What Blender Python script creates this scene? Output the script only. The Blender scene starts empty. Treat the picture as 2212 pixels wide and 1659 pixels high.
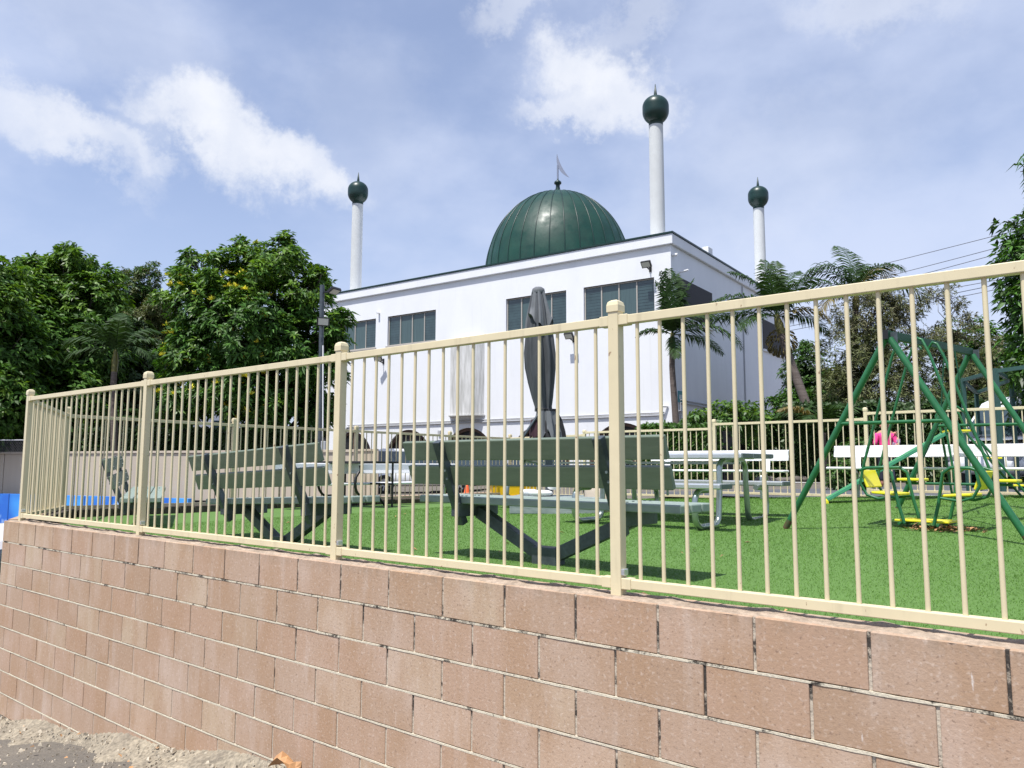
import bpy, bmesh, math, random
import numpy as np
from mathutils import Vector, Matrix
random.seed(7)
S = bpy.context.scene
COL = S.collection
R = math.radians

# ------------------------------------------------------------------ camera
cam_d = bpy.data.cameras.new('camera'); cam = bpy.data.objects.new('camera', cam_d); COL.objects.link(cam)
CAMZ = 0.64
pitch, roll = R(6.0), R(0.16)
F_ = Vector((0, math.cos(pitch), math.sin(pitch)))
R0_ = Vector((1, 0, 0)); U0_ = R0_.cross(F_)
R_ = (R0_*math.cos(roll) + U0_*math.sin(roll)).normalized(); U_ = R_.cross(F_)
m3 = Matrix((R_, U_, -F_)).transposed()
cam.matrix_world = Matrix.Translation((0, 0, CAMZ)) @ m3.to_4x4()
cam_d.sensor_width = 36; cam_d.lens = 1670/2212*36
cam_d.clip_start = .05; cam_d.clip_end = 3000
S.camera = cam

# ------------------------------------------------------------------ light
SUN_EL = R(67); SUN_AZ = (-.64, -.77)
w = bpy.data.worlds.new('World'); S.world = w; w.use_nodes = True
nt = w.node_tree; nt.nodes.clear()
def N(t, **k):
    n = nt.nodes.new(t)
    for a, b in k.items(): setattr(n, a, b)
    return n
def mth(op, a, b=None, c=None, clamp=False):
    n = N('ShaderNodeMath', operation=op); n.use_clamp = clamp
    for i, v in enumerate((a, b, c)):
        if v is None: continue
        if isinstance(v, (int, float)): n.inputs[i].default_value = v
        else: nt.links.new(v, n.inputs[i])
    return n.outputs[0]
out = N('ShaderNodeOutputWorld'); bg = N('ShaderNodeBackground')
sky = N('ShaderNodeTexSky', sky_type='NISHITA'); sky.sun_disc = False
sky.sun_elevation = SUN_EL; sky.sun_rotation = math.atan2(SUN_AZ[0], SUN_AZ[1])
sky.altitude = 60; sky.air_density = 1.0; sky.dust_density = 1.2; sky.ozone_density = 2.0
tc = N('ShaderNodeTexCoord'); sep = N('ShaderNodeSeparateXYZ'); nt.links.new(tc.outputs['Generated'], sep.inputs[0])
sx, sy, sz = sep.outputs
az = mth('ARCTAN2', sx, sy); el = mth('ARCSINE', sz)
def nz(scale, detail, rough, off=(0,0,0), stretch=(1,1,1)):
    mp = N('ShaderNodeMapping'); mp.inputs['Location'].default_value = off; mp.inputs['Scale'].default_value = stretch
    nt.links.new(tc.outputs['Generated'], mp.inputs[0])
    t = N('ShaderNodeTexNoise'); t.inputs['Scale'].default_value = scale; t.inputs['Detail'].default_value = detail
    t.inputs['Roughness'].default_value = rough
    nt.links.new(mp.outputs[0], t.inputs['Vector']); return t.outputs['Fac']
wa = mth('MULTIPLY', mth('SUBTRACT', nz(12, 10, .66), .5), .17)
wb = mth('MULTIPLY', mth('SUBTRACT', nz(12, 10, .66, (3.3, 1.7, .4)), .5), .15)
az2 = mth('ADD', az, wa); el2 = mth('ADD', el, wb)
def blob(a0, e0, ra, re, rot, soft=.60):       # an elongated cloud patch at azimuth a0 / elevation e0 (radians)
    da = mth('SUBTRACT', az2, a0); de = mth('SUBTRACT', el2, e0)
    c, s = math.cos(rot), math.sin(rot)
    p = mth('ADD', mth('MULTIPLY', da, c/ra), mth('MULTIPLY', de, s/ra))
    q = mth('ADD', mth('MULTIPLY', da, -s/re), mth('MULTIPLY', de, c/re))
    d = mth('SQRT', mth('ADD', mth('MULTIPLY', p, p), mth('MULTIPLY', q, q)))
    mr = N('ShaderNodeMapRange', interpolation_type='SMOOTHSTEP')
    nt.links.new(d, mr.inputs['Value'])
    mr.inputs['From Min'].default_value = 1.25; mr.inputs['From Max'].default_value = 1.25-soft*1.5
    return mr.outputs[0]
CL = [  # az, el, r_az, r_el, rot, strength
 (-0.580,0.375,0.086,0.035,-0.25,0.62), (-0.514,0.362,0.101,0.035,-0.42,0.66), (-0.450,0.352,0.050,0.018,-0.30,0.45), (-0.419,0.409,0.072,0.042,0.10,0.85), (-0.362,0.389,0.093,0.050,-0.50,0.88), (-0.282,0.367,0.086,0.039,-0.32,0.85), (-0.241,0.362,0.029,0.021,0.00,0.50), (0.092,0.492,0.072,0.046,0.10,0.92), (0.148,0.461,0.086,0.045,-0.20,0.90), (0.067,0.435,0.065,0.024,0.00,0.75), (0.199,0.439,0.050,0.031,0.00,0.40), (0.014,0.566,0.086,0.028,0.30,0.50), (0.177,0.537,0.058,0.022,0.00,0.36), (0.455,0.512,0.115,0.035,-0.20,0.48), (-0.497,0.480,0.187,0.063,-0.30,0.20), (-0.190,0.426,0.108,0.105,-0.90,0.15), (0.324,0.351,0.216,0.091,0.30,0.20)]
acc = None
for a0, e0, ra, re, ro, st in CL:
    b = mth('MULTIPLY', blob(a0, e0, ra, re, ro), st*.84)
    acc = b if acc is None else mth('SUBTRACT', mth('ADD', acc, b), mth('MULTIPLY', acc, b))
fine = nz(16, 6, .6, (1, 5, 2))
acc = mth('MULTIPLY', acc, mth('ADD', mth('MULTIPLY', fine, .5), .75), clamp=True)
veil = N('ShaderNodeMapRange', interpolation_type='SMOOTHSTEP')
nt.links.new(nz(2.6, 6, .55, (.3, 0, .9), (1, 1, 1.7)), veil.inputs['Value'])
veil.inputs['From Min'].default_value = .34; veil.inputs['From Max'].default_value = .66
veil.inputs['To Min'].default_value = .28; veil.inputs['To Max'].default_value = .72
lowhaze = N('ShaderNodeMapRange', interpolation_type='SMOOTHSTEP'); nt.links.new(el, lowhaze.inputs['Value'])
lowhaze.inputs['From Min'].default_value = .45; lowhaze.inputs['From Max'].default_value = -.02
lowhaze.inputs['To Min'].default_value = 0; lowhaze.inputs['To Max'].default_value = .34
v2 = mth('ADD', veil.outputs[0], lowhaze.outputs[0], clamp=True)
def mixc(f, a, b):
    n = N('ShaderNodeMix', data_type='RGBA'); nt.links.new(f, n.inputs[0])
    for i, v in ((6, a), (7, b)):
        if isinstance(v, tuple): n.inputs[i].default_value = v
        else: nt.links.new(v, n.inputs[i])
    return n.outputs[2]
SKYK = .105
tint = N('ShaderNodeMix', data_type='RGBA', blend_type='MULTIPLY'); tint.inputs[0].default_value = 1
nt.links.new(sky.outputs[0], tint.inputs[6]); tint.inputs[7].default_value = (.97, 1.0, 1.13, 1)
c1 = mixc(v2, tint.outputs[2], (4.85, 5.4, 6.85, 1))
c2 = mixc(acc, c1, (6.2, 6.4, 6.9, 1))
nt.links.new(c2, bg.inputs['Color']); bg.inputs['Strength'].default_value = SKYK
nt.links.new(bg.outputs[0], out.inputs['Surface'])

sd = bpy.data.lights.new('sun', 'SUN'); sd.energy = 4.4; sd.angle = R(.53); sd.color = (1, .965, .91)
sun = bpy.data.objects.new('sun', sd); COL.objects.link(sun)
ch = math.cos(SUN_EL)
dirv = Vector((-SUN_AZ[0]*ch, -SUN_AZ[1]*ch, -math.sin(SUN_EL)))
sun.rotation_euler = dirv.to_track_quat('-Z', 'Y').to_euler(); sun.location = (0, 0, 40)
S.view_settings.view_transform = 'Standard'; S.view_settings.look = 'None'
S.view_settings.exposure = 0.5; S.view_settings.gamma = 1
S.render.engine = 'CYCLES'

# ------------------------------------------------------------------ materials
def mat(name, col, rough=.7, metal=0., spec=.5, var=0., vscale=6., bump=0., bscale=40., island=0., stretch=(1,1,1), col2=None, trans=0., coat=0., fine=0., sub=None, rvar=0., specks=None, streak=None):
    m = bpy.data.materials.new(name); m.use_nodes = True; t = m.node_tree; b = t.nodes['Principled BSDF']
    b.inputs['Roughness'].default_value = rough; b.inputs['Metallic'].default_value = metal
    b.inputs['Specular IOR Level'].default_value = spec
    if coat: b.inputs['Coat Weight'].default_value = coat; b.inputs['Coat Roughness'].default_value = .08
    tcn = t.nodes.new('ShaderNodeTexCoord'); mp = t.nodes.new('ShaderNodeMapping'); mp.inputs['Scale'].default_value = stretch
    t.links.new(tcn.outputs['Object'], mp.inputs[0])
    base = None
    c = (*col, 1)
    if col2 is None: col2 = tuple(x*(1-var) for x in col)
    if var > 0 or col2 != tuple(col):
        n = t.nodes.new('ShaderNodeTexNoise'); n.inputs['Scale'].default_value = vscale; n.inputs['Detail'].default_value = 6; n.inputs['Roughness'].default_value = .62
        t.links.new(mp.outputs[0], n.inputs['Vector'])
        r = t.nodes.new('ShaderNodeMapRange'); r.inputs['From Min'].default_value = .32; r.inputs['From Max'].default_value = .68
        t.links.new(n.outputs['Fac'], r.inputs['Value'])
        mx = t.nodes.new('ShaderNodeMix'); mx.data_type = 'RGBA'; t.links.new(r.outputs[0], mx.inputs[0])
        mx.inputs[6].default_value = c; mx.inputs[7].default_value = (*col2, 1); base = mx.outputs[2]
    if fine:
        n = t.nodes.new('ShaderNodeTexNoise'); n.inputs['Scale'].default_value = bscale*1.3; n.inputs['Detail'].default_value = 3
        t.links.new(mp.outputs[0], n.inputs['Vector'])
        r = t.nodes.new('ShaderNodeMapRange'); r.inputs['From Min'].default_value = .3; r.inputs['From Max'].default_value = .7
        r.inputs['To Min'].default_value = 1-fine; r.inputs['To Max'].default_value = 1+fine*.6
        t.links.new(n.outputs['Fac'], r.inputs['Value'])
        mm = t.nodes.new('ShaderNodeVectorMath'); mm.operation = 'SCALE'
        if base: t.links.new(base, mm.inputs[0])
        else: mm.inputs[0].default_value = col
        t.links.new(r.outputs[0], mm.inputs['Scale']); base = mm.outputs[0]
    if island:
        g = t.nodes.new('ShaderNodeNewGeometry'); r = t.nodes.new('ShaderNodeMapRange')
        r.inputs['To Min'].default_value = 1-island; r.inputs['To Max'].default_value = 1+island
        t.links.new(g.outputs['Random Per Island'], r.inputs['Value'])
        mm = t.nodes.new('ShaderNodeVectorMath'); mm.operation = 'SCALE'
        if base: t.links.new(base, mm.inputs[0])
        else: mm.inputs[0].default_value = col
        t.links.new(r.outputs[0], mm.inputs['Scale']); base = mm.outputs[0]
    def extra(sc, st, lo, hi, col_, f_):
        nonlocal base
        mp2 = t.nodes.new('ShaderNodeMapping'); mp2.inputs['Scale'].default_value = st; t.links.new(tcn.outputs['Object'], mp2.inputs[0])
        n = t.nodes.new('ShaderNodeTexNoise'); n.inputs['Scale'].default_value = sc; n.inputs['Detail'].default_value = 5; t.links.new(mp2.outputs[0], n.inputs['Vector'])
        r = t.nodes.new('ShaderNodeMapRange'); r.inputs['From Min'].default_value = lo; r.inputs['From Max'].default_value = hi; r.inputs['To Max'].default_value = f_
        t.links.new(n.outputs['Fac'], r.inputs['Value'])
        mx = t.nodes.new('ShaderNodeMix'); mx.data_type = 'RGBA'; t.links.new(r.outputs[0], mx.inputs[0])
        if base: t.links.new(base, mx.inputs[6])
        else: mx.inputs[6].default_value = c
        mx.inputs[7].default_value = (*col_, 1); base = mx.outputs[2]
    if specks: extra(38, (1,1,.6), .70, .74, specks, .8); extra(5, (4,4,.4), .58, .75, tuple(x*.55 for x in col), .35)
    if streak: extra(1.1, (5,5,.25), .60, .78, streak, .55)
    if rvar:
        n = t.nodes.new('ShaderNodeTexNoise'); n.inputs['Scale'].default_value = 1.7; n.inputs['Detail'].default_value = 6; t.links.new(tcn.outputs['Object'], n.inputs['Vector'])
        r = t.nodes.new('ShaderNodeMapRange'); r.inputs['From Min'].default_value = .3; r.inputs['From Max'].default_value = .7
        r.inputs['To Min'].default_value = rough*(1-rvar*.4); r.inputs['To Max'].default_value = min(1, rough*(1+rvar)); t.links.new(n.outputs['Fac'], r.inputs['Value']); t.links.new(r.outputs[0], b.inputs['Roughness'])
    if base: t.links.new(base, b.inputs['Base Color'])
    else: b.inputs['Base Color'].default_value = c
    if bump:
        n = t.nodes.new('ShaderNodeTexNoise'); n.inputs['Scale'].default_value = bscale; n.inputs['Detail'].default_value = 5
        t.links.new(mp.outputs[0], n.inputs['Vector'])
        bp = t.nodes.new('ShaderNodeBump'); bp.inputs['Strength'].default_value = bump; bp.inputs['Distance'].default_value = .02
        t.links.new(n.outputs['Fac'], bp.inputs['Height']); t.links.new(bp.outputs[0], b.inputs['Normal'])
    if trans:
        tr = t.nodes.new('ShaderNodeBsdfTranslucent'); ms = t.nodes.new('ShaderNodeMixShader'); ms.inputs[0].default_value = trans
        sc = t.nodes.new('ShaderNodeVectorMath'); sc.operation = 'MULTIPLY'; sc.inputs[1].default_value = (1.5, 1.5, .6)
        if base: t.links.new(base, sc.inputs[0])
        else: sc.inputs[0].default_value = col
        t.links.new(sc.outputs[0], tr.inputs['Color'])
        t.links.new(b.outputs[0], ms.inputs[1]); t.links.new(tr.outputs[0], ms.inputs[2])
        t.links.new(ms.outputs[0], t.nodes['Material Output'].inputs['Surface'])
    return m
M = {}
M['cream'] = mat('cream_powdercoat', (.685,.60,.395), .38, var=.07, vscale=9, spec=.45, specks=(.22,.11,.05), rvar=.25)
M['cream2'] = mat('cream_powdercoat_aged', (.58,.50,.32), .5, var=.12, vscale=5)
M['white_wall'] = mat('white_render', (.775,.79,.815), .85, streak=(.66,.67,.67), col2=(.725,.74,.77), vscale=.9, bump=.12, bscale=30, stretch=(1,1,.5))
M['stained'] = mat('stained_white_render', (.72,.72,.71), .85, col2=(.40,.40,.38), vscale=2.2, stretch=(3,3,.35), bump=.1)
M['minaret'] = mat('pale_grey_render', (.60,.62,.62), .8, var=.10, vscale=1.6, bump=.15, bscale=14)
M['green_metal'] = mat('dark_green_metal', (.006,.032,.026), .38, spec=.45, var=.25, vscale=1.2, bump=.05, bscale=6)
M['dome'] = mat('green_dome_membrane', (.006,.034,.026), .42, spec=.32, col2=(.009,.050,.035), vscale=1.1, bump=.45, bscale=2.6, rvar=.5)
M['steel'] = mat('polished_steel', (.30,.32,.38), .35, metal=.6)
M['win_frame'] = mat('beige_window_frame', (.42,.39,.35), .5)
M['dark_frame'] = mat('dark_window_reveal', (.12,.11,.10), .7)
M['glass'] = mat('window_glass', (.045,.080,.085), .12, spec=.8, var=.3, vscale=2.5)
M['blind'] = mat('vertical_blinds', (.075,.125,.13), .35, spec=.7, var=.35, vscale=7, stretch=(4,4,.1))
M['dark'] = mat('dark_interior', (.012,.012,.014), .6)
M['brown'] = mat('brown_timber_trim', (.10,.055,.035), .6, var=.3)
M['mesh'] = mat('dark_screen_mesh', (.035,.032,.036), .7, var=.5, vscale=30, fine=.3)
M['pipe'] = mat('grey_conduit', (.42,.43,.45), .5)
M['black'] = mat('black_metal', (.012,.012,.013), .4)
M['lamp'] = mat('floodlight_lens', (.55,.55,.48), .25)
M['teal'] = mat('teal_sign_face', (.05,.25,.28), .5)
M['plank'] = mat('sage_green_plank', (.145,.185,.135), .45, var=.18, vscale=5, stretch=(1,6,6), bump=.05, bscale=30)
M['seatplank'] = mat('weathered_green_plank', (.27,.34,.28), .5, col2=(.21,.255,.24), vscale=4, stretch=(2,8,8), bump=.08, bscale=25)
M['galv'] = mat('dull_galvanised_steel', (.105,.125,.14), .42, metal=.35, col2=(.055,.068,.08), vscale=9, fine=.15)
M['alu'] = mat('anodised_aluminium', (.66,.68,.70), .33, metal=.75, var=.08)
M['aluw'] = mat('white_aluminium', (.80,.80,.82), .4, var=.05)
M['tube'] = mat('galvanised_tube', (.42,.48,.46), .28, metal=.85, var=.3, vscale=6)
M['endcap'] = mat('grey_end_cap', (.10,.13,.13), .5)
M['swing'] = mat('green_enamel_tube', (.020,.145,.052), .38, var=.25, vscale=7, fine=.12, bscale=30)
M['swing_d'] = mat('dark_green_enamel', (.012,.070,.035), .55, spec=.3, var=.2)
M['swing_l'] = mat('light_green_enamel', (.06,.30,.17), .42, var=.2)
M['rust'] = mat('rusty_steel', (.12,.045,.025), .85, col2=(.05,.08,.03), vscale=30)
M['yellow'] = mat('yellow_plastic', (.80,.72,.03), .35, var=.08)
M['yellow2'] = mat('yellow_tub_plastic', (.80,.50,.01), .4)
M['cloth'] = mat('grey_umbrella_cloth', (.040,.045,.052), .85, col2=(.085,.092,.105), vscale=3, stretch=(3,3,.5), bump=.1)
M['cloth_l'] = mat('light_umbrella_cloth', (.14,.15,.165), .85, var=.25, vscale=5)
M['cloth_d'] = mat('black_cloth', (.012,.012,.015), .8)
M['maroon'] = mat('maroon_cloth', (.05,.018,.03), .8)
M['white_p'] = mat('white_plastic', (.8,.8,.8), .4)
M['boxgreen'] = mat('grey_green_box', (.13,.17,.165), .6, col2=(.30,.34,.34), vscale=6, stretch=(.6,1,3))
M['orange'] = mat('orange_cone', (.85,.13,.03), .5)
M['carwhite'] = mat('white_car_paint', (.78,.79,.80), .2, coat=.6)
M['carsilver'] = mat('silver_car_paint', (.45,.46,.47), .25, metal=.4, coat=.6)
M['cardark'] = mat('dark_car_paint', (.02,.022,.028), .2, coat=.6)
M['tyre'] = mat('tyre_rubber', (.018,.018,.019), .8)
M['rim'] = mat('alloy_rim', (.38,.39,.41), .3, metal=.6)
M['carglass'] = mat('car_glass', (.03,.05,.06), .05, spec=1.)
M['redlamp'] = mat('red_tail_lamp', (.45,.02,.02), .2)
M['timber'] = mat('kerb_block', (.075,.06,.048), .9, var=.4, vscale=8, island=.3, bump=.3)
M['paling'] = mat('beige_panel', (.50,.42,.31), .8, var=.15, vscale=2, island=.12)
M['cwall'] = mat('beige_concrete_panel', (.42,.36,.30), .85, col2=(.50,.43,.34), vscale=1.2, stretch=(1,1,.3), bump=.1)
M['skin'] = mat('skin', (.45,.22,.15), .6)
M['hair'] = mat('brown_hair', (.16,.075,.045), .7, var=.3, vscale=30)
M['pink'] = mat('pink_cotton', (.85,.06,.28), .8)
M['pattern'] = mat('patterned_cotton', (.10,.04,.12), .8, col2=(.55,.50,.60), vscale=28)
M['navy'] = mat('navy_cloth', (.015,.018,.035), .85)
M['leaf'] = mat('penda_leaf', (.050,.126,.018), .5, spec=.3, island=.55, trans=.22)
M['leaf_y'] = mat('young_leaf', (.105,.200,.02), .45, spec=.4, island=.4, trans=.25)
M['leaf_l'] = mat('mango_leaf', (.056,.132,.018), .52, spec=.3, island=.5, trans=.22)
M['leaf_o'] = mat('olive_leaf', (.115,.135,.045), .6, island=.5, trans=.15)
M['leaf_b'] = mat('bronze_leaf', (.115,.112,.050), .6, island=.5, trans=.1)
M['hedge'] = mat('hedge_leaf', (.050,.120,.016), .5, island=.5, trans=.2)
M['hedge_d'] = mat('dark_shrub_leaf', (.038,.078,.018), .5, island=.5, trans=.15)
M['palm'] = mat('palm_leaflet', (.026,.058,.014), .6, spec=.2, island=.4, trans=.15)
M['palm_y'] = mat('dry_palm_leaflet', (.14,.11,.03), .6, island=.4, trans=.15)
M['flower'] = mat('yellow_flower', (.72,.66,.06), .7, island=.15)
M['bark'] = mat('grey_bark', (.12,.10,.085), .9, var=.4, vscale=12, bump=.4)
M['palmbark'] = mat('ringed_palm_trunk', (.17,.14,.125), .9, col2=(.08,.06,.05), vscale=5, stretch=(.3,.3,9), bump=.4)
M['crownshaft'] = mat('palm_crownshaft', (.16,.15,.035), .5, var=.4, vscale=5, stretch=(3,3,.6))
M['dryleaf'] = mat('dry_leaf', (.36,.20,.09), .8, island=.6)
M['teal_steel'] = mat('teal_painted_steel', (.03,.085,.072), .5)
M['wire'] = mat('dark_cable', (.08,.08,.09), .6)
M['roofgrey'] = mat('grey_roof_sheet', (.28,.33,.40), .5, var=.1)
M['asphalt'] = mat('asphalt', (.12,.108,.094), .92, col2=(.17,.148,.12), vscale=1.4, bump=.6, bscale=60, fine=.35)
M['road_b'] = mat('driveway_asphalt', (.10,.105,.115), .9, var=.2, vscale=.8, fine=.12, bump=.2)
M['linew'] = mat('white_road_paint', (.75,.75,.74), .7, var=.1)
M['stone'] = mat('landscape_rock', (.17,.15,.13), .9, var=.4, island=.3, bump=.3)

def special_masonry():
    m = mat('split_face_masonry', (.5,.4,.3), .93, spec=.25); t = m.node_tree; b = t.nodes['Principled BSDF']
    n = lambda k: t.nodes.new(k); L = t.links.new
    tcn = n('ShaderNodeTexCoord'); g = n('ShaderNodeNewGeometry')
    def noise(sc, st=(1,1,1), det=5, ro=.6, off=(0,0,0)):
        mp = n('ShaderNodeMapping'); mp.inputs['Scale'].default_value = st; mp.inputs['Location'].default_value = off; L(tcn.outputs['Object'], mp.inputs[0])
        q = n('ShaderNodeTexNoise'); q.inputs['Scale'].default_value = sc; q.inputs['Detail'].default_value = det; q.inputs['Roughness'].default_value = ro
        L(mp.outputs[0], q.inputs['Vector']); return q.outputs['Fac']
    def mr(v, a, b_, c=0., d=1.):
        r = n('ShaderNodeMapRange'); r.inputs['From Min'].default_value = a; r.inputs['From Max'].default_value = b_
        r.inputs['To Min'].default_value = c; r.inputs['To Max'].default_value = d; L(v, r.inputs['Value']); return r.outputs[0]
    def mx(f, a, b_):
        q = n('ShaderNodeMix'); q.data_type = 'RGBA'; L(f, q.inputs[0])
        for i, v in ((6, a), (7, b_)):
            if isinstance(v, tuple): q.inputs[i].default_value = (*v, 1)
            else: L(v, q.inputs[i])
        return q.outputs[2]
    def mul(a, b_):
        q = n('ShaderNodeMath'); q.operation = 'MULTIPLY'
        L(a, q.inputs[0])
        if isinstance(b_, float): q.inputs[1].default_value = b_
        else: L(b_, q.inputs[1])
        return q.outputs[0]
    isl = g.outputs['Random Per Island']
    cr = n('ShaderNodeValToRGB'); L(isl, cr.inputs[0]); e = cr.color_ramp.elements
    e[0].position = 0; e[0].color = (0.421,0.281,0.193,1); e[1].position = 1; e[1].color = (0.482,0.344,0.250,1)
    for p, c in ((.25,(0.447,0.307,0.220,1)), (.5,(0.447,0.323,0.238,1)), (.75,(0.391,0.265,0.179,1)), (.9,(0.473,0.361,0.254,1))):
        k = e.new(p); k.color = c
    c = cr.outputs[0]
    c = mx(mul(mr(noise(1.7, (2.2,1,.8)), .46, .60), .62), c, (.385,.245,.150))           # brown weathering patches
    c = mx(mul(mr(noise(2.0, (1.3,1,.9), 5, .6), .50, .70), .40), c, (.60,.49,.42))
    c = mx(mul(mr(noise(3.4, (1.6,1,.7), 6, .7, (7,1,3)), .50, .68), .40), c, (.40,.27,.18))
    c = mx(mul(mr(noise(2.6, (4,1,.5), 5, .6, (1,8,2)), .56, .70), .22), c, (.60,.52,.46))            # pale vertical wash
    c = mx(mul(mr(noise(3.6, (7,1,1.6), 5, .7), .67, .74), .7), c, (.74,.70,.66))
    c = mx(mr(noise(70, (1,1,1), 3, .6), .59, .68, 0, .62), c, (.22,.145,.105))           # pits
    c = mx(mr(noise(60, (1,1,1), 3, .5, (3,4,5)), .56, .70, 0, .35), c, (.68,.57,.48))
    # dirt band at the head of the top course
    sp = n('ShaderNodeSeparateXYZ'); L(tcn.outputs['Object'], sp.inputs[0])
    c = mx(mul(mr(sp.outputs[2], 1.74, 1.80), mr(noise(9, (3,1,.4)), .4, .65, 0., .45)), c, (.22,.17,.12))
    L(c, b.inputs['Base Color'])
    bp = n('ShaderNodeBump'); bp.inputs['Strength'].default_value = .40; bp.inputs['Distance'].default_value = .004
    L(noise(85, (1,1,1), 5), bp.inputs['Height']); L(bp.outputs[0], b.inputs['Normal'])
    return m
M['block'] = special_masonry()
def special_mortar(name, light, dark, bias):
    m = mat(name, light, .95); t = m.node_tree; b = t.nodes['Principled BSDF']; L = t.links.new
    tcn = t.nodes.new('ShaderNodeTexCoord'); q = t.nodes.new('ShaderNodeTexNoise'); q.inputs['Scale'].default_value = 5.5; q.inputs['Detail'].default_value = 7; q.inputs['Roughness'].default_value = .75
    L(tcn.outputs['Object'], q.inputs['Vector'])
    sp = t.nodes.new('ShaderNodeSeparateXYZ'); L(tcn.outputs['Object'], sp.inputs[0])
    zr = t.nodes.new('ShaderNodeMapRange'); zr.inputs['From Min'].default_value = .5; zr.inputs['From Max'].default_value = 1.75; zr.inputs['To Min'].default_value = -.10; zr.inputs['To Max'].default_value = .10
    L(sp.outputs[2], zr.inputs['Value'])
    ad = t.nodes.new('ShaderNodeMath'); L(q.outputs['Fac'], ad.inputs[0]); L(zr.outputs[0], ad.inputs[1])
    r = t.nodes.new('ShaderNodeMapRange'); r.inputs['From Min'].default_value = bias; r.inputs['From Max'].default_value = bias+.07; L(ad.outputs[0], r.inputs['Value'])
    mx = t.nodes.new('ShaderNodeMix'); mx.data_type = 'RGBA'; L(r.outputs[0], mx.inputs[0]); mx.inputs[6].default_value = (*light, 1); mx.inputs[7].default_value = (*dark, 1)
    L(mx.outputs[2], b.inputs['Base Color'])
    bp = t.nodes.new('ShaderNodeBump'); bp.inputs['Strength'].default_value = .6; bp.inputs['Distance'].default_value = .005
    q2 = t.nodes.new('ShaderNodeTexNoise'); q2.inputs['Scale'].default_value = 90; L(tcn.outputs['Object'], q2.inputs['Vector']); L(q2.outputs['Fac'], bp.inputs['Height']); L(bp.outputs[0], b.inputs['Normal'])
    return m
M['mortar'] = special_mortar('cream_mortar', (.60,.54,.42), (.05,.042,.034), .585)
M['perpend'] = special_mortar('dirty_mortar', (.50,.43,.34), (.05,.042,.035), .545)
M['coping'] = mat('crumbled_top_mortar', (.44,.35,.27), .95, col2=(.26,.20,.15), vscale=8, bump=.8, bscale=35, fine=.25)
M['concrete'] = mat('rough_concrete_haunch', (.36,.31,.23), .95, col2=(.20,.17,.13), vscale=5, bump=1., bscale=30, fine=.4)
def turf_mat():
    m = mat('turf_backing', (.083,.172,.031), .9, col2=(.096,.193,.038), vscale=.8, bump=.3, bscale=120, fine=.2); return m
M['turf'] = turf_mat()
M['blade'] = mat('turf_blade', (.100,.207,.036), .6, spec=.15, island=.09, trans=.15)
def mural_mat():
    m = mat('sea_mural_paint', (.03,.22,.70), .6); t = m.node_tree; b = t.nodes['Principled BSDF']; L = t.links.new
    tcn = t.nodes.new('ShaderNodeTexCoord')
    def nn(s, off, lo, hi):
        mp = t.nodes.new('ShaderNodeMapping'); mp.inputs['Location'].default_value = off; L(tcn.outputs['Object'], mp.inputs[0])
        q = t.nodes.new('ShaderNodeTexNoise'); q.inputs['Scale'].default_value = s; q.inputs['Detail'].default_value = 2; L(mp.outputs[0], q.inputs['Vector'])
        r = t.nodes.new('ShaderNodeMapRange'); r.inputs['From Min'].default_value = lo; r.inputs['From Max'].default_value = hi; L(q.outputs['Fac'], r.inputs['Value']); return r.outputs[0]
    def mx(f, a, c):
        q = t.nodes.new('ShaderNodeMix'); q.data_type = 'RGBA'; L(f, q.inputs[0])
        if isinstance(a, tuple): q.inputs[6].default_value = (*a, 1)
        else: L(a, q.inputs[6])
        q.inputs[7].default_value = (*c, 1); return q.outputs[2]
    c = mx(nn(.7, (0,0,0), .4, .6), (.02,.14,.58), (.06,.34,.85))
    c = mx(nn(1.4, (5,2,1), .60, .68), c, (.45,.62,.85))
    c = mx(nn(.9, (9,4,7), .62, .64), c, (.05,.35,.22))
    L(c, b.inputs['Base Color']); return m
M['mural'] = mural_mat()

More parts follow.
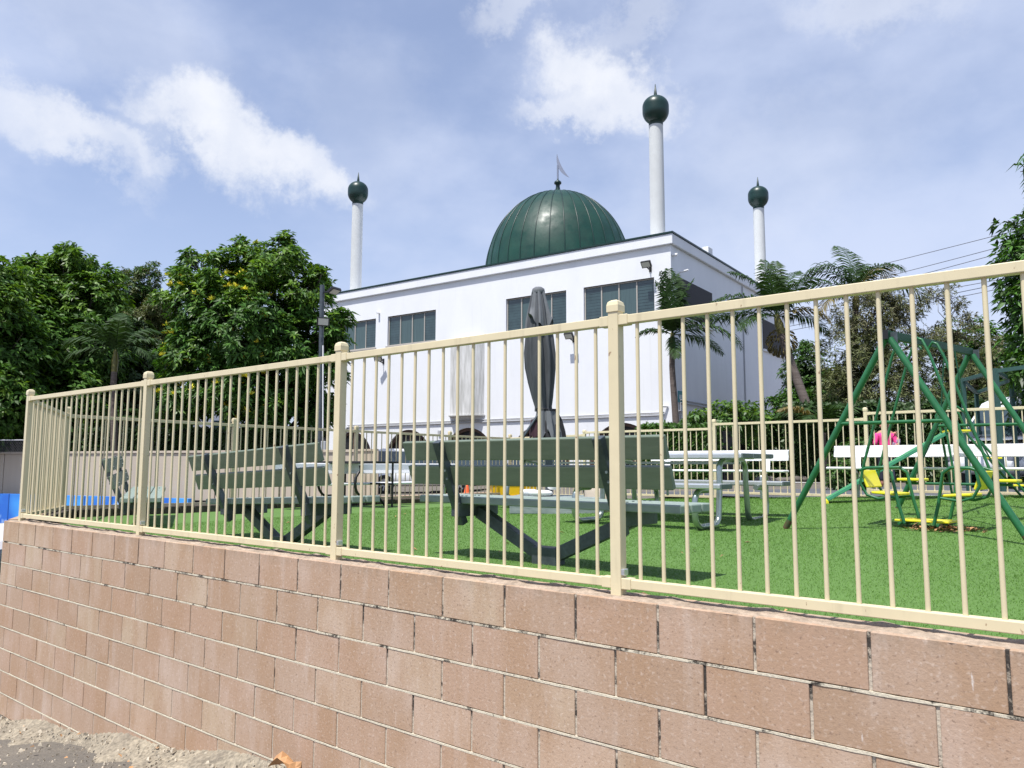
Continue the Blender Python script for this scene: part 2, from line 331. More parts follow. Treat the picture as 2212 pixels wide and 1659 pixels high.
# ------------------------------------------------------------------ helpers
def tag(o, label=None, cat=None, group=None, kind=None):
    if label: o['label'] = label
    if cat: o['category'] = cat
    if group: o['group'] = group
    if kind: o['kind'] = kind
    return o
def empty(name, loc, rz=0, label=None, cat=None, group=None, parent=None, rot=None):
    o = bpy.data.objects.new(name, None); COL.objects.link(o); o.empty_display_size = .2
    o.location = loc; o.rotation_euler = rot if rot else (0, 0, rz)
    if parent: o.parent = parent
    return tag(o, label, cat, group)
class MB:
    def __init__(s): s.v = []; s.f = []; s.sm = []
    def add(s, vs, fs, smooth=False):
        k = len(s.v); s.v += [tuple(p) for p in vs]; s.f += [tuple(i+k for i in q) for q in fs]; s.sm += [smooth]*len(fs); return s
    def box(s, x0, x1, y0, y1, z0, z1, mtx=None):
        vs = [(x, y, z) for z in (z0, z1) for y in (y0, y1) for x in (x0, x1)]
        if mtx: vs = [mtx @ Vector(p) for p in vs]
        return s.add(vs, [(0,2,3,1),(4,5,7,6),(0,1,5,4),(2,6,7,3),(0,4,6,2),(1,3,7,5)])
    def beam(s, a, b, w, h, up=(0,0,1)):      # rectangular bar from a to b; w across, h along 'up'
        a, b = Vector(a), Vector(b); d = (b-a).normalized(); up = Vector(up)
        if abs(d.dot(up)) > .98: up = Vector((0,1,0))
        sd_ = d.cross(up).normalized(); u2 = sd_.cross(d)
        vs = [p + sd_*sx_*w/2 + u2*sz_*h/2 for p in (a, b) for sx_, sz_ in ((-1,-1),(1,-1),(1,1),(-1,1))]
        return s.add(vs, [(0,1,2,3),(7,6,5,4),(0,4,5,1),(1,5,6,2),(2,6,7,3),(3,7,4,0)])
    def tube(s, pts, r, n=10, cap=True):
        pts = [Vector(p) for p in pts]; rs = r if isinstance(r, (list, tuple)) else [r]*len(pts)
        d0 = (pts[1]-pts[0]).normalized(); ref = Vector((0,0,1)) if abs(d0.z) < .9 else Vector((1,0,0))
        u = d0.cross(ref).normalized(); rings = []
        for i, p in enumerate(pts):
            if i == 0: d = pts[1]-p
            elif i == len(pts)-1: d = p-pts[i-1]
            else: d = (pts[i+1]-p).normalized() + (p-pts[i-1]).normalized()
            d.normalize(); u = (u - d*u.dot(d)).normalized(); v = d.cross(u)
            rings.append([p + (u*math.cos(a)+v*math.sin(a))*rs[i] for a in [2*math.pi*k/n for k in range(n)]])
        vs = [q for rg in rings for q in rg]; fs = []
        for i in range(len(pts)-1):
            for k in range(n): fs.append((i*n+k, i*n+(k+1)%n, (i+1)*n+(k+1)%n, (i+1)*n+k))
        s.add(vs, fs, True)
        if cap: s.add(rings[0], [tuple(reversed(range(n)))]); s.add(rings[-1], [tuple(range(n))])
        return s
    def lathe(s, prof, n=32, c=(0,0,0), a0=0):
        vs = []; fs = []
        for r, z in prof:
            for k in range(n):
                a = 2*math.pi*k/n+a0; vs.append((c[0]+r*math.cos(a), c[1]+r*math.sin(a), c[2]+z))
        for i in range(len(prof)-1):
            for k in range(n): fs.append((i*n+k, i*n+(k+1)%n, (i+1)*n+(k+1)%n, (i+1)*n+k))
        return s.add(vs, fs, True)
    def prism(s, poly, z0, z1, axis='z', mtx=None):   # poly in 2D; axis y -> poly is (x,z)
        n = len(poly)
        if axis == 'z': vs = [(x, y, z0) for x, y in poly]+[(x, y, z1) for x, y in poly]
        elif axis == 'y': vs = [(x, z0, y) for x, y in poly]+[(x, z1, y) for x, y in poly]
        else: vs = [(z0, x, y) for x, y in poly]+[(z1, x, y) for x, y in poly]
        if mtx: vs = [mtx @ Vector(p) for p in vs]
        return s.add(vs, [tuple(reversed(range(n))), tuple(range(n, 2*n))]+[(i, (i+1) % n, n+(i+1) % n, n+i) for i in range(n)])
    def build(s, name, m, parent=None, bevel=0, world=False, smooth=None, seg=2):
        me = bpy.data.meshes.new(name)
        vs = s.v
        if world and parent:
            bpy.context.view_layer.update()
            inv = parent.matrix_world.inverted(); vs = [tuple(inv @ Vector(p)) for p in vs]
        me.from_pydata(vs, [], s.f); me.update()
        me.polygons.foreach_set('use_smooth', [bool(x) if smooth is None else smooth for x in s.sm])
        bm = bmesh.new(); bm.from_mesh(me); bmesh.ops.recalc_face_normals(bm, faces=bm.faces); bm.to_mesh(me); bm.free()
        me.materials.append(m)
        o = bpy.data.objects.new(name, me); COL.objects.link(o)
        if parent: o.parent = parent
        if bevel:
            md = o.modifiers.new('bevel', 'BEVEL'); md.width = bevel; md.segments = seg; md.limit_method = 'ANGLE'; md.angle_limit = R(35)
        return o
def children(o): return [c for c in bpy.data.objects if c.parent == o]
def copy_tree(o, parent=None):
    kids = children(o)
    c = o.copy(); COL.objects.link(c); c.parent = parent
    for k in kids: copy_tree(k, c)
    return c
def rnd(a, b): return random.uniform(a, b)
ev = Vector((.7775,-.629,0)).normalized(); nv = Vector((.629,.7775,0)).normalized()
EANG = math.atan2(ev.y, ev.x)
def W(e, n, z=0): return ev*e + nv*n + Vector((0,0,z))
def ray(x, y): return F_*1670 + R_*(x-1106) - U_*(y-829.5)
def at(x, y, Y):                # the point of a sight line at distance Y
    d = ray(x, y); return Vector((0,0,CAMZ)) + d*(Y/d.y)
def sstep(a, b, x):
    t = min(1, max(0, (x-a)/(b-a))); return t*t*(3-2*t)

# ------------------------------------------------------------------ ground
def rear_z(e): return max(-.04, min(.30, .12+.038*(e+5.46)))
def lawn_z(e, n):
    z = rear_z(e)*sstep(6.6, 12.4, n)
    return z + .006*math.sin(e*1.9+n)*math.sin(n*1.3)
CW0, CW1 = Vector((-17.9,27,0)), Vector((-3.67,20.75,0))      # line of the beige wall
cwd = (CW1-CW0).normalized(); cwn = Vector((-cwd.y, cwd.x, 0))
def ground_z(x, y):
    p = Vector((x, y, 0)); e = p.dot(ev); n = p.dot(nv)
    front = -1.225+.137*(e+4.5)
    if e > -2.4: front = -1.225+.137*2.1 + .10*(1-math.exp(-(e+2.4)*.6))
    front = max(front, -1.80)
    back = -.40+.53*sstep(-3, 5, x)
    if x < -2: back = -.40
    low = -1.6
    behind = (p-CW0).dot(cwn)
    lowmask = 1-sstep(-9.4, -7.0, x) if behind < .2 else 0
    b2 = back*(1-lowmask)+low*lowmask
    if n < 3.2: return front if e > -8.6 else front*(1-sstep(8.6, 10.5, -e))+low*sstep(8.6, 10.5, -e)
    if n > 11.2 or e < -10.0:
        return b2
    return -1.75 if e < -2 else -1.0
def terrain():
    mb = MB(); xs = np.concatenate([np.arange(-600,-40,40), np.arange(-40,40,.4), np.arange(40,601,40)])
    ys = np.concatenate([np.arange(-200,-8,24), np.arange(-8,44,.4), np.arange(44,100,4), np.arange(100,1501,100)])
    vs = [(x, y, ground_z(x, y)) for y in ys for x in xs]; nx = len(xs)
    fs = [(j*nx+i, j*nx+i+1, (j+1)*nx+i+1, (j+1)*nx+i) for j in range(len(ys)-1) for i in range(nx-1)]
    mb.add(vs, fs, False)
    tag(mb.build('ground', M['asphalt']), kind='structure')
terrain()
# driveway surface beyond the playground on the right, with its painted markings
def sheet(name, m, poly, zf, dz, div=1):
    mb = MB(); mb.add([(p[0], p[1], zf+dz) for p in poly], [tuple(range(len(poly)))])
    return tag(mb.build(name, m), kind='structure')
RP = [W(-7.6, 12.35), W(6, 12.35), W(14, 30), W(0, 34)]
sheet('driveway', M['road_b'], [(p.x, p.y) for p in RP], .14, 0)
mb = MB()
for (e0, n0, e1, n1, wd) in ((-5.2,13.1,5.0,13.1,.10),(-3.4,14.9,-.2,14.2,.10)):
    a, b = W(e0, n0), W(e1, n1); d = (b-a).normalized(); q = Vector((-d.y, d.x, 0))*wd
    mb.add([(p.x, p.y, .147) for p in (a, b, b+q, a+q)], [(0,1,2,3)])
tag(mb.build('road_line', M['linew']), kind='structure')
c = at(1700, 1028, 24.); c = Vector((c.x, c.y, 0))
mb = MB(); a = ev*1.0; b = nv*.5
pts = [c-a*1.3-b*.25, c+a*.1-b*.25, c+a*.1-b*.9, c+a*1.2, c+a*.1+b*.9, c+a*.1+b*.25, c-a*1.3+b*.25]
mb.add([(p.x, p.y, .148) for p in pts], [tuple(range(7))]); tag(mb.build('road_arrow', M['linew']), kind='structure')
# lawn of synthetic turf
def lawn():
    mb = MB(); es = np.arange(-10.02, 5.2, .2); ns = np.arange(2.955, 12.02, .2)
    vs = []
    for n in ns:
        for e in es: p = W(e, n); vs.append((p.x, p.y, lawn_z(e, n)))
    k = len(es); fs = []
    for j in range(len(ns)-1):
        for i in range(k-1):
            e = es[i]; n = ns[j]
            if e < -8.35 and n < 2.95+(-8.35-e)*.52: continue
            fs.append((j*k+i, j*k+i+1, (j+1)*k+i+1, (j+1)*k+i))
    mb.add(vs, fs, True); tag(mb.build('lawn', M['turf']), kind='structure')
lawn()
def blades():
    rng = np.random.default_rng(3); n_tot = 400000
    cnt = int(n_tot)
    u = rng.random(cnt); nn = 2.97 + 8.9*u**1.75; ee = -8.2+13.0*rng.random(cnt)
    # keep only where the photograph can look
    P = np.outer(ee, np.array(ev)) + np.outer(nn, np.array(nv))
    keep = (P[:,1] > .8) & (np.abs(P[:,0]/P[:,1]) < 1.15); P = P[keep]; ee = ee[keep]; nn = nn[keep]; cnt = len(P)
    z = np.array([lawn_z(a, b) for a, b in zip(ee, nn)])
    ang = rng.random(cnt)*math.pi*2; sc = .7+.12*np.maximum(0, nn-3)
    h = (.007+.009*rng.random(cnt))*np.minimum(sc, 1.4); wd = .0021*sc; le = rng.normal(0, .012, (cnt, 2))*sc[:,None]
    dx = np.cos(ang)*wd; dy = np.sin(ang)*wd
    V = np.zeros((cnt, 3, 3))
    V[:,0] = np.stack([P[:,0]-dx, P[:,1]-dy, z-.002], 1); V[:,1] = np.stack([P[:,0]+dx, P[:,1]+dy, z-.002], 1)
    V[:,2] = np.stack([P[:,0]+le[:,0], P[:,1]+le[:,1], z+h], 1)
    mesh_np('turf_blades', V.reshape(-1, 3), np.arange(cnt*3).reshape(-1, 3), M['blade'], None, 'stuff')
def mesh_np(name, V, Fc, m, parent=None, kind=None):
    me = bpy.data.meshes.new(name); k = Fc.shape[1]
    me.vertices.add(len(V)); me.vertices.foreach_set('co', V.astype(np.float32).ravel())
    me.loops.add(Fc.size); me.loops.foreach_set('vertex_index', Fc.astype(np.int32).ravel())
    me.polygons.add(len(Fc)); me.polygons.foreach_set('loop_start', np.arange(0, Fc.size, k, dtype=np.int32))
    me.polygons.foreach_set('loop_total', np.full(len(Fc), k, dtype=np.int32))
    me.update(calc_edges=True); me.materials.append(m)
    o = bpy.data.objects.new(name, me); COL.objects.link(o)
    if parent: o.parent = parent
    if kind: o['kind'] = kind
    return o
blades()

# ------------------------------------------------------------------ retaining wall
WO, WI = 2.765, 2.955
BL, BH, Z0 = .387, .193, .10
rw = empty('retaining_wall', W(-8.47, WO, -1.7), EANG, 'tall retaining wall of pinkish tan concrete blocks under the front fence', 'wall')
def retaining():
    mb = MB(); bed = MB(); per = MB(); g = .0058
    for r_ in range(9):
        z1 = Z0-r_*BH; z0 = z1-BH; off = 0 if r_ % 2 == 0 else -BL/2
        e = -8.47+off+.03*(r_ % 3)*0
        while e < 4.0:
            a = max(e, -8.47); b = e+BL
            if b-a > .05:
                jx = rnd(-.0015,.0015)
                A = [(a+g, WO+jx, z0+g), (b-g, WO+jx, z0+g), (b-g, WI, z0+g), (a+g, WI, z0+g)]
                vs = [W(*p) for p in A]+[W(p[0], p[1], z1-(g if r_ else 0)) for p in A]
                mb.add(vs, [(0,3,2,1),(4,5,6,7),(0,1,5,4),(1,2,6,5),(2,3,7,6),(3,0,4,7)])
            if e > -8.47:
                A = [(e-g*.9, WO+.0045, z0), (e+g*.9, WO+.0045, z0), (e+g*.9, WI-.002, z0), (e-g*.9, WI-.002, z0)]
                vs = [W(*p) for p in A]+[W(p[0], p[1], z1-(0 if r_ else .003)) for p in A]
                per.add(vs, [(0,3,2,1),(4,5,6,7),(0,1,5,4),(1,2,6,5),(2,3,7,6),(3,0,4,7)])
            e += BL
        if r_:
            k = 280; vs = []
            for i in range(k+1):
                ee = -8.468+i*(12.8/k); d = -.0022+rnd(0,.0014)
                vs += [W(ee, WO+d, z1-g*rnd(.85,1.15)), W(ee, WO+d, z1+g*rnd(.35,.75)), W(ee, WI, z1+g), W(ee, WI, z1-g)]
            fs = []
            for i in range(k): fs += [(4*i, 4*i+4, 4*i+5, 4*i+1), (4*i+1, 4*i+5, 4*i+6, 4*i+2)]
            bed.add(vs, fs)
    # return wall running away from the corner under the side fence
    A, B = W(-8.47, WO), W(-10.3, 3.72)
    d = (B-A).normalized(); q = Vector((-d.y, d.x, 0))*-.19; L = (B-A).length
    for r_ in range(9):
        z1 = Z0-r_*BH; z0 = z1-BH; s_ = .0 if r_ % 2 else .2
        t = s_
        while t < L-.05:
            b = min(t+BL, L); P = [A+d*(t+g), A+d*(b-g), A+d*(b-g)+q, A+d*(t+g)+q]
            vs = [Vector((p.x, p.y, z0+g)) for p in P]+[Vector((p.x, p.y, z1-(g if r_ else 0))) for p in P]
            mb.add(vs, [(0,3,2,1),(4,5,6,7),(0,1,5,4),(1,2,6,5),(2,3,7,6),(3,0,4,7)]); t = b
    A2_, B2_ = W(-10.3, 3.72), W(-10.3, 12.3)
    d = (B2_-A2_).normalized(); q = Vector((d.y, -d.x, 0))*.19; L = (B2_-A2_).length
    for r_ in range(9):
        z1 = Z0-r_*BH; z0 = z1-BH; t = 0 if r_ % 2 else .2
        while t < L-.05:
            b = min(t+BL, L); P = [A2_+d*(t+g), A2_+d*(b-g), A2_+d*(b-g)+q, A2_+d*(t+g)+q]
            vs = [Vector((p.x, p.y, z0+g)) for p in P]+[Vector((p.x, p.y, z1-(g if r_ else 0))) for p in P]
            mb.add(vs, [(0,3,2,1),(4,5,6,7),(0,1,5,4),(1,2,6,5),(2,3,7,6),(3,0,4,7)]); t = b
    mb.build('masonry', M['block'], rw, world=True, bevel=.0022, seg=1)
    bed.build('bed_mortar', M['mortar'], rw, world=True)
    per.build('perpend_mortar', M['perpend'], rw, world=True)
    # crumbled mortar fill on the top of the wall
    k = 500; cp = MB(); vs = []; prof = (.012, .04, .075, .11, .15, .186)
    for i in range(k+1):
        ee = -8.44+i*(12.7/k)
        for j, o in enumerate(prof):
            hz = .0015+.011*max(0, math.sin(ee*9+j*1.3)*math.sin(ee*23+j*2.1))+rnd(0,.003)
            if j in (0, 5): hz = -.002
            vs.append(W(ee, WO+o+rnd(-.004,.004)+.01*math.sin(ee*17+j), Z0+hz))
    m_ = len(prof)
    fs = [(i*m_+j, (i+1)*m_+j, (i+1)*m_+j+1, i*m_+j+1) for i in range(k) for j in range(m_-1)]
    cp.add(vs, fs, True); cp.build('top_mortar', M['coping'], rw, world=True)
retaining()
# concrete haunch along the foot of the wall
def haunch():
    mb = MB(); k = 330; m_ = 9; vs = []
    for i in range(k+1):
        e = -9.0+i*(7.6/k)
        wd = .13+.08*math.sin(e*2.3+.6)+.05*math.sin(e*5.1)+.03*math.sin(e*13)
        wd = max(.06, wd)
        step = .05*(1+math.sin(e*4.2+1))*.5
        for j in range(m_):
            t = j/(m_-1); n = WO+.01-wd*t*1.5
            p = W(e, n); g0 = ground_z(p.x, p.y)
            vs.append((p.x, p.y, g0+(.070+step)*(1-t)**1.0-.012*t+rnd(-.008,.008)))
    fs = [(i*m_+j, i*m_+j+1, (i+1)*m_+j+1, (i+1)*m_+j) for i in range(k) for j in range(m_-1)]
    mb.add(vs, fs, True); o = mb.build('concrete_kerb', M['concrete']); tag(o, kind='structure')
haunch()

# ------------------------------------------------------------------ tubular fences
def fence(name, label, runs, rail_sep=1.11, posts=(), m=None, off=0, post_s=.05, cap=True, spacing=.106):
    """runs: list of (A, B, zrail_bottom_A, zrail_bottom_B); posts: list of (pt, z0, z1)"""
    m = m or M['cream']
    root = empty(name, posts[0][0], 0, label, 'fence')
    ang = EANG
    for (pt, z0, z1, a_) in posts:
        mb = MB(); mt = Matrix.Translation((pt.x, pt.y, 0)) @ Matrix.Rotation(a_, 4, 'Z'); h = post_s/2
        mb.box(-h, h, -h, h, z0, z1, mt); po = mb.build('post', m, root, world=True, bevel=.003)
        c_ = MB(); hh = h+.004
        vs = []
        for (s_, z) in ((hh, z1-.022), (hh, z1+.006), (hh*.86, z1+.022), (hh*.45, z1+.031)):
            vs += [mt @ Vector((a*s_, b*s_, z)) for a, b in ((-1,-1),(1,-1),(1,1),(-1,1))]
        fs = [(3,2,1,0), (12,13,14,15)]
        for r_ in range(3):
            for k in range(4): fs.append((r_*4+k, r_*4+(k+1)%4, r_*4+4+(k+1)%4, r_*4+4+k))
        c_.add(vs, fs); co = c_.build('post_cap', m, None); 
        bpy.context.view_layer.update(); co.parent = po; co.matrix_parent_inverse = po.matrix_world.inverted()
    for (A, B, za, zb, nb) in runs:
        d = (B-A).normalized(); a_ = A+d*(post_s/2); b_ = B-d*(post_s/2)
        for dz in (0, rail_sep):
            mb = MB(); mb.beam(a_+Vector((0,0,za+dz)), b_+Vector((0,0,zb+dz)), .038, .038)
            for p, s_, z in ((a_, 1, za+dz), (b_, -1, zb+dz)):
                mb.beam(p+Vector((0,0,z)), p+d*(s_*.045)+Vector((0,0,z)), .046, .046)
            mb.build('rail', m, root, world=True, bevel=.003)
        L = (B-A).length
        for i in range(1, nb):
            t = i/nb; p = A.lerp(B, t); z = za+(zb-za)*t
            mb = MB(); mb.tube([(p.x, p.y, z+.012), (p.x, p.y, z+rail_sep-.012)], .0082, 10, cap=False)
            mb.build('bar', m, root, world=True)
    return root
NP = 2.86
pe = [-8.30, -5.94, -3.60, -1.735, .60, 2.94]
posts = [(W(e, NP), .098, 1.325, EANG) for e in pe]
runs = [(W(pe[i], NP), W(pe[i+1], NP), .152, .152, k) for i, k in ((0,22),(1,22),(2,18),(3,22),(4,22))]
fr = fence('tubular_fence', 'near cream tubular fence standing on top of the block wall', runs, 1.112, posts)
# bolts on the fittings of the front posts
for e in pe[:4]:
    mb = MB(); 
    for z in (.195, .21):
        pass
    for s_ in (-1, 1):
        p = W(e+.034, NP-.012+.012*(s_+1), .197); mb.add([p+Vector((0,0,0))], [])
        mb.tube([p-nv*.0-ev*.006, p+ev*.004-nv*.006], .0055, 8)
    tb = MB(); p = W(e+.028, NP-.004, .198); tb.beam(p-ev*.004, p+ev*.012, .034, .026); tb.build('bracket', M['alu'], fr, world=True, bevel=.002)
    mb.build('bolt', M['steel'], fr, world=True)
A2 = Vector((-5.38, 9.37, 0)); Ap = W(pe[0], NP)
ld = Vector((.640,.768,0)).normalized()
lp = [A2+ld*t for t in (2.2, 4.4, 6.6, 8.35)]
an = math.atan2(ld.y, ld.x)-math.pi/2
lposts = [(A2, .0, 1.30, EANG)]+[(p, -.05, z, an) for p, z in zip(lp, (1.27, 1.25, 1.24, 1.24))]
lr = [(Ap, A2, .152, .12, 23), (A2, lp[0], .12, .10, 20), (lp[0], lp[1], .10, .09, 20), (lp[1], lp[2], .09, .08, 20), (lp[2], lp[3], .08, .08, 16)]
fence('side_fence', 'cream tubular fence along the left side of the playground, behind the benches', lr, 1.10, lposts, M['cream2'])
RC = lp[3]
def rp(t): return Vector((3.65,12.6,0))+ev*t
rpost = [(-2.95,.04,1.27),(-.375,.10,1.38),(1.99,.20,1.47),(4.35,.24,1.49)]
rps = [(rp(t), a, b, EANG) for t, a, b in rpost]
rr = [(RC, rps[0][0], .06, .08, 21), (rps[0][0], rps[1][0], .13, .13, 24), (rps[1][0], rps[2][0], .205, .205, 22), (rps[2][0], rps[3][0], .29, .29, 22)]
fence('rear_fence', 'cream tubular fence across the back of the lawn behind the white benches', rr, 1.12, rps)

# kerb of dark blocks under the side fence
def kerb():
    root = empty('block_kerb', A2+nv*0, 0, 'low dark block edging under the left side fence', 'kerb')
    mb = MB(); t = -.1; L = (RC-A2).length; q = Vector((ld.y, -ld.x, 0))
    while t < L-.1:
        b = min(t+.21, L); P = [A2+ld*(t+.004), A2+ld*(b-.004)]
        P = [P[0]+q*.16, P[1]+q*.16, P[1]-q*.10, P[0]-q*.10]
        zt = .10-.045*min(1, t/6)+rnd(-.006,.006)
        mb.add([(p.x, p.y, -.25) for p in P]+[(p.x, p.y, zt) for p in P], [(0,3,2,1),(4,5,6,7),(0,1,5,4),(1,2,6,5),(2,3,7,6),(3,0,4,7)]); t = b
    A, B = Ap+ev*.02, A2; d = (B-A).normalized(); q = Vector((d.y, -d.x, 0)); L = (B-A).length; t = .1
    while t < L:
        b = min(t+.21, L); P = [A+d*(t+.004), A+d*(b-.004)]; P = [P[0]+q*.10, P[1]+q*.10, P[1]-q*.09, P[0]-q*.09]
        mb.add([(p.x, p.y, -.25) for p in P]+[(p.x, p.y, .099) for p in P], [(0,3,2,1),(4,5,6,7),(0,1,5,4),(1,2,6,5),(2,3,7,6),(3,0,4,7)]); t = b
    mb.build('edging_block', M['timber'], root, world=True, bevel=.008)
kerb()

# ------------------------------------------------------------------ mosque
C0 = Vector((6.71, 32, 0)); bu = Vector((-.817,.576,0)).normalized(); bv = Vector((.576,.817,0)).normalized()
mos = empty('mosque', C0+Vector((0,0,-.45)), math.atan2(-bu.y, -bu.x), 'white rendered mosque with green ribbed dome and slim minarets', 'mosque')
BW, BD = 21.7, 17.3
def X(s): return -s            # local x from distance along the facade; z local = z + .45
def Zl(z): return z+.45
def bpart(mb, name, m, parent=None, bevel=0):
    return mb.build(name, m, parent or mos, bevel=bevel)
def mosque():
    arch = [2.41, 6.65, 10.86, 14.85, 19.09]; AR = 1.62; AC = .86
    # facade sheet with real window and arch openings, built from vertical strips
    wz = (7.05, 8.67); wins = [(.78, 4.25), (5.17, 8.58), (13.06, 16.50), (17.40, 20.85)]
    mb = MB(); T = .28
    cuts = sorted(set([0, BW]+[a for w_ in wins for a in w_]+[c+AR*math.cos(math.pi*k/24) for c in arch for k in range(25)]))
    def lo(s):
        for c in arch:
            if abs(s-c) <= AR+1e-6: return AC+math.sqrt(max(0, AR*AR-(s-c)**2))
        return -.45
    for a, b in zip(cuts[:-1], cuts[1:]):
        mid = (a+b)/2; inarch = any(abs(mid-c) < AR for c in arch); inw = any(w0 < mid < w1 for w0, w1 in wins)
        la, lb = (lo(a), lo(b)) if inarch else (-.45, -.45)
        segs = [((la, lb), (wz[0], wz[0])), ((wz[1], wz[1]), (10.0, 10.0))] if inw else [((la, lb), (10.0, 10.0))]
        for (za, zb), (ya, yb) in segs:
            mb.add([(X(a), 0, Zl(za)), (X(b), 0, Zl(zb)), (X(b), 0, Zl(yb)), (X(a), 0, Zl(ya))], [(0,1,2,3)])
            mb.add([(X(a), T, Zl(za)), (X(b), T, Zl(zb)), (X(a), 0, Zl(za)), (X(b), 0, Zl(zb))], [(0,1,3,2)])
    for c in arch:
        for s_ in (-1, 1): mb.add([(X(c+s_*AR), 0, 0), (X(c+s_*AR), 0, Zl(AC)), (X(c+s_*AR), T, Zl(AC)), (X(c+s_*AR), T, 0)], [(0,1,2,3)])
    for w0, w1 in wins:
        mb.add([(X(w0),0,Zl(wz[0])),(X(w0),T,Zl(wz[0])),(X(w0),T,Zl(wz[1])),(X(w0),0,Zl(wz[1]))], [(0,1,2,3)])
        mb.add([(X(w1),0,Zl(wz[0])),(X(w1),T,Zl(wz[0])),(X(w1),T,Zl(wz[1])),(X(w1),0,Zl(wz[1]))], [(0,1,2,3)])
        mb.add([(X(w0),0,Zl(wz[1])),(X(w1),0,Zl(wz[1])),(X(w1),T,Zl(wz[1])),(X(w0),T,Zl(wz[1]))], [(0,1,2,3)])
    # other faces
    mb.add([(0,0,0),(0,BD,0),(0,BD,Zl(10)),(0,0,Zl(10))], [(0,1,2,3)])
    mb.add([(X(BW),0,0),(X(BW),BD,0),(X(BW),BD,Zl(10)),(X(BW),0,Zl(10))], [(0,1,2,3)])
    mb.add([(0,BD,0),(X(BW),BD,0),(X(BW),BD,Zl(10)),(0,BD,Zl(10))], [(0,1,2,3)])
    # splash apron: the slightly thicker base course above the arches
    bpart(mb, 'wall', M['white_wall'])
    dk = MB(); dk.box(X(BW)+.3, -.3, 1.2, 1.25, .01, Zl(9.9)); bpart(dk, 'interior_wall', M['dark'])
    # cornice, roof edge and roof
    c_ = MB(); p = .14
    for (a, b, c, d) in ((X(BW)-p, p, -p, .0), (.0, p, 0, BD+p), (X(BW)-p, X(BW), 0, BD+p), (X(BW), 0, BD, BD+p)):
        c_.box(a, b, c, d, Zl(9.97), Zl(10.42))
    c_.box(X(BW)-.001, .001, .001, BD, Zl(9.99), Zl(10.415)); bpart(c_, 'cornice', M['white_wall'], bevel=.03)
    r_ = MB(); p = .18
    for (a, b, c, d) in ((X(BW)-p, p, -p, .25), (-.25, p, .25, BD-.25), (X(BW)-p, X(BW)+.25, .25, BD-.25), (X(BW)-p, p, BD-.25, BD+p)):
        r_.box(a, b, c, d, Zl(10.425), Zl(10.50))
    bpart(r_, 'roof_edge', M['green_metal'])
    rb = MB(); rb.box(-.30, .0, 4.4, 4.95, Zl(10.505), Zl(10.95)); bpart(rb, 'roof_upstand', M['white_wall'], bevel=.02)
    rb = MB(); rb.box(-.3, 0, 12.5, 12.9, Zl(10.505), Zl(10.72)); bpart(rb, 'roof_upstand', M['white_wall'], bevel=.02)
    # dome
    cx_, cy_ = X(10.95), 8.65
    n = 96; prof = [(4.34, 11.2), (4.36, 11.85)]
    for k in range(1, 27):
        a = k/26*math.pi/2; prof.append((max(.02, 4.36*math.cos(a)**1.0), 11.85+5.17*math.sin(a)))
    d_ = MB(); d_.lathe([(r, Zl(z)) for r, z in prof], n, (cx_, cy_, 0)); do = bpart(d_, 'dome', M['dome'])
    rib = MB()
    for k in range(32):
        a = 2*math.pi*k/32+.05
        pts = [(cx_+(r+.012)*math.cos(a), cy_+(r+.012)*math.sin(a), Zl(z)) for r, z in prof[:-1]]
        rib.tube(pts, [.030]*(len(pts)-6)+[.026,.022,.018,.014,.012,.01], 6)
    rib.build('dome_rib', M['green_metal'], do)
    dr = MB(); dr.lathe([(4.5, Zl(10.42)), (4.5, Zl(11.15)), (4.3, Zl(11.2))], 64, (cx_, cy_, 0)); dr.build('drum', M['white_wall'], do)
    fi = MB(); fi.lathe([(.24,Zl(16.97)),(.17,Zl(17.15)),(.12,Zl(17.45)),(.13,Zl(17.57)),(.22,Zl(17.63)),(.22,Zl(17.73)),(.14,Zl(17.81)),(.05,Zl(17.85)),(.05,Zl(17.95)),(.0,Zl(17.96))], 20, (cx_, cy_, 0))
    fi.build('finial', M['green_metal'], do)
    cr = MB(); K = 20                 # slim crescent plate seen obliquely, opening to the upper right
    P0, P1, Q1, Q2 = Vector((-.03, 1.72)), Vector((.56, .28)), Vector((-.18, .72)), Vector((.06, .82))
    def bz(c, t): return P0*(1-t)**2+c*2*t*(1-t)+P1*t*t
    o_ = [bz(Q1, k/K) for k in range(K+1)]; i_ = [bz(Q2+Vector((.06,.10)), k/K) for k in range(K+1)]
    ax = Matrix.Rotation(R(22), 3, 'Z') @ Vector((1, 0, 0)); cross = Vector((-ax.y, ax.x, 0)); vs = []
    for off in (-.025, .025):
        for q in o_+i_: vs.append(Vector((cx_, cy_, Zl(17.42)))+ax*(q.x*1.25)+Vector((0,0,.25+q.y*1.08))+cross*off)
    n1 = K+1; fs = []
    for base_ in (0, 2*n1):
        for k in range(K): fs.append((base_+k, base_+k+1, base_+n1+k+1, base_+n1+k))
    for k in range(K): fs += [(k, k+1, 2*n1+k+1, 2*n1+k), (n1+k, n1+k+1, 3*n1+k+1, 3*n1+k)]
    cr.add(vs, fs)
    cr.tube([(cx_, cy_, Zl(17.93)), (cx_, cy_, Zl(18.80))], .055, 8)
    cr.build('crescent', M['steel'], do)
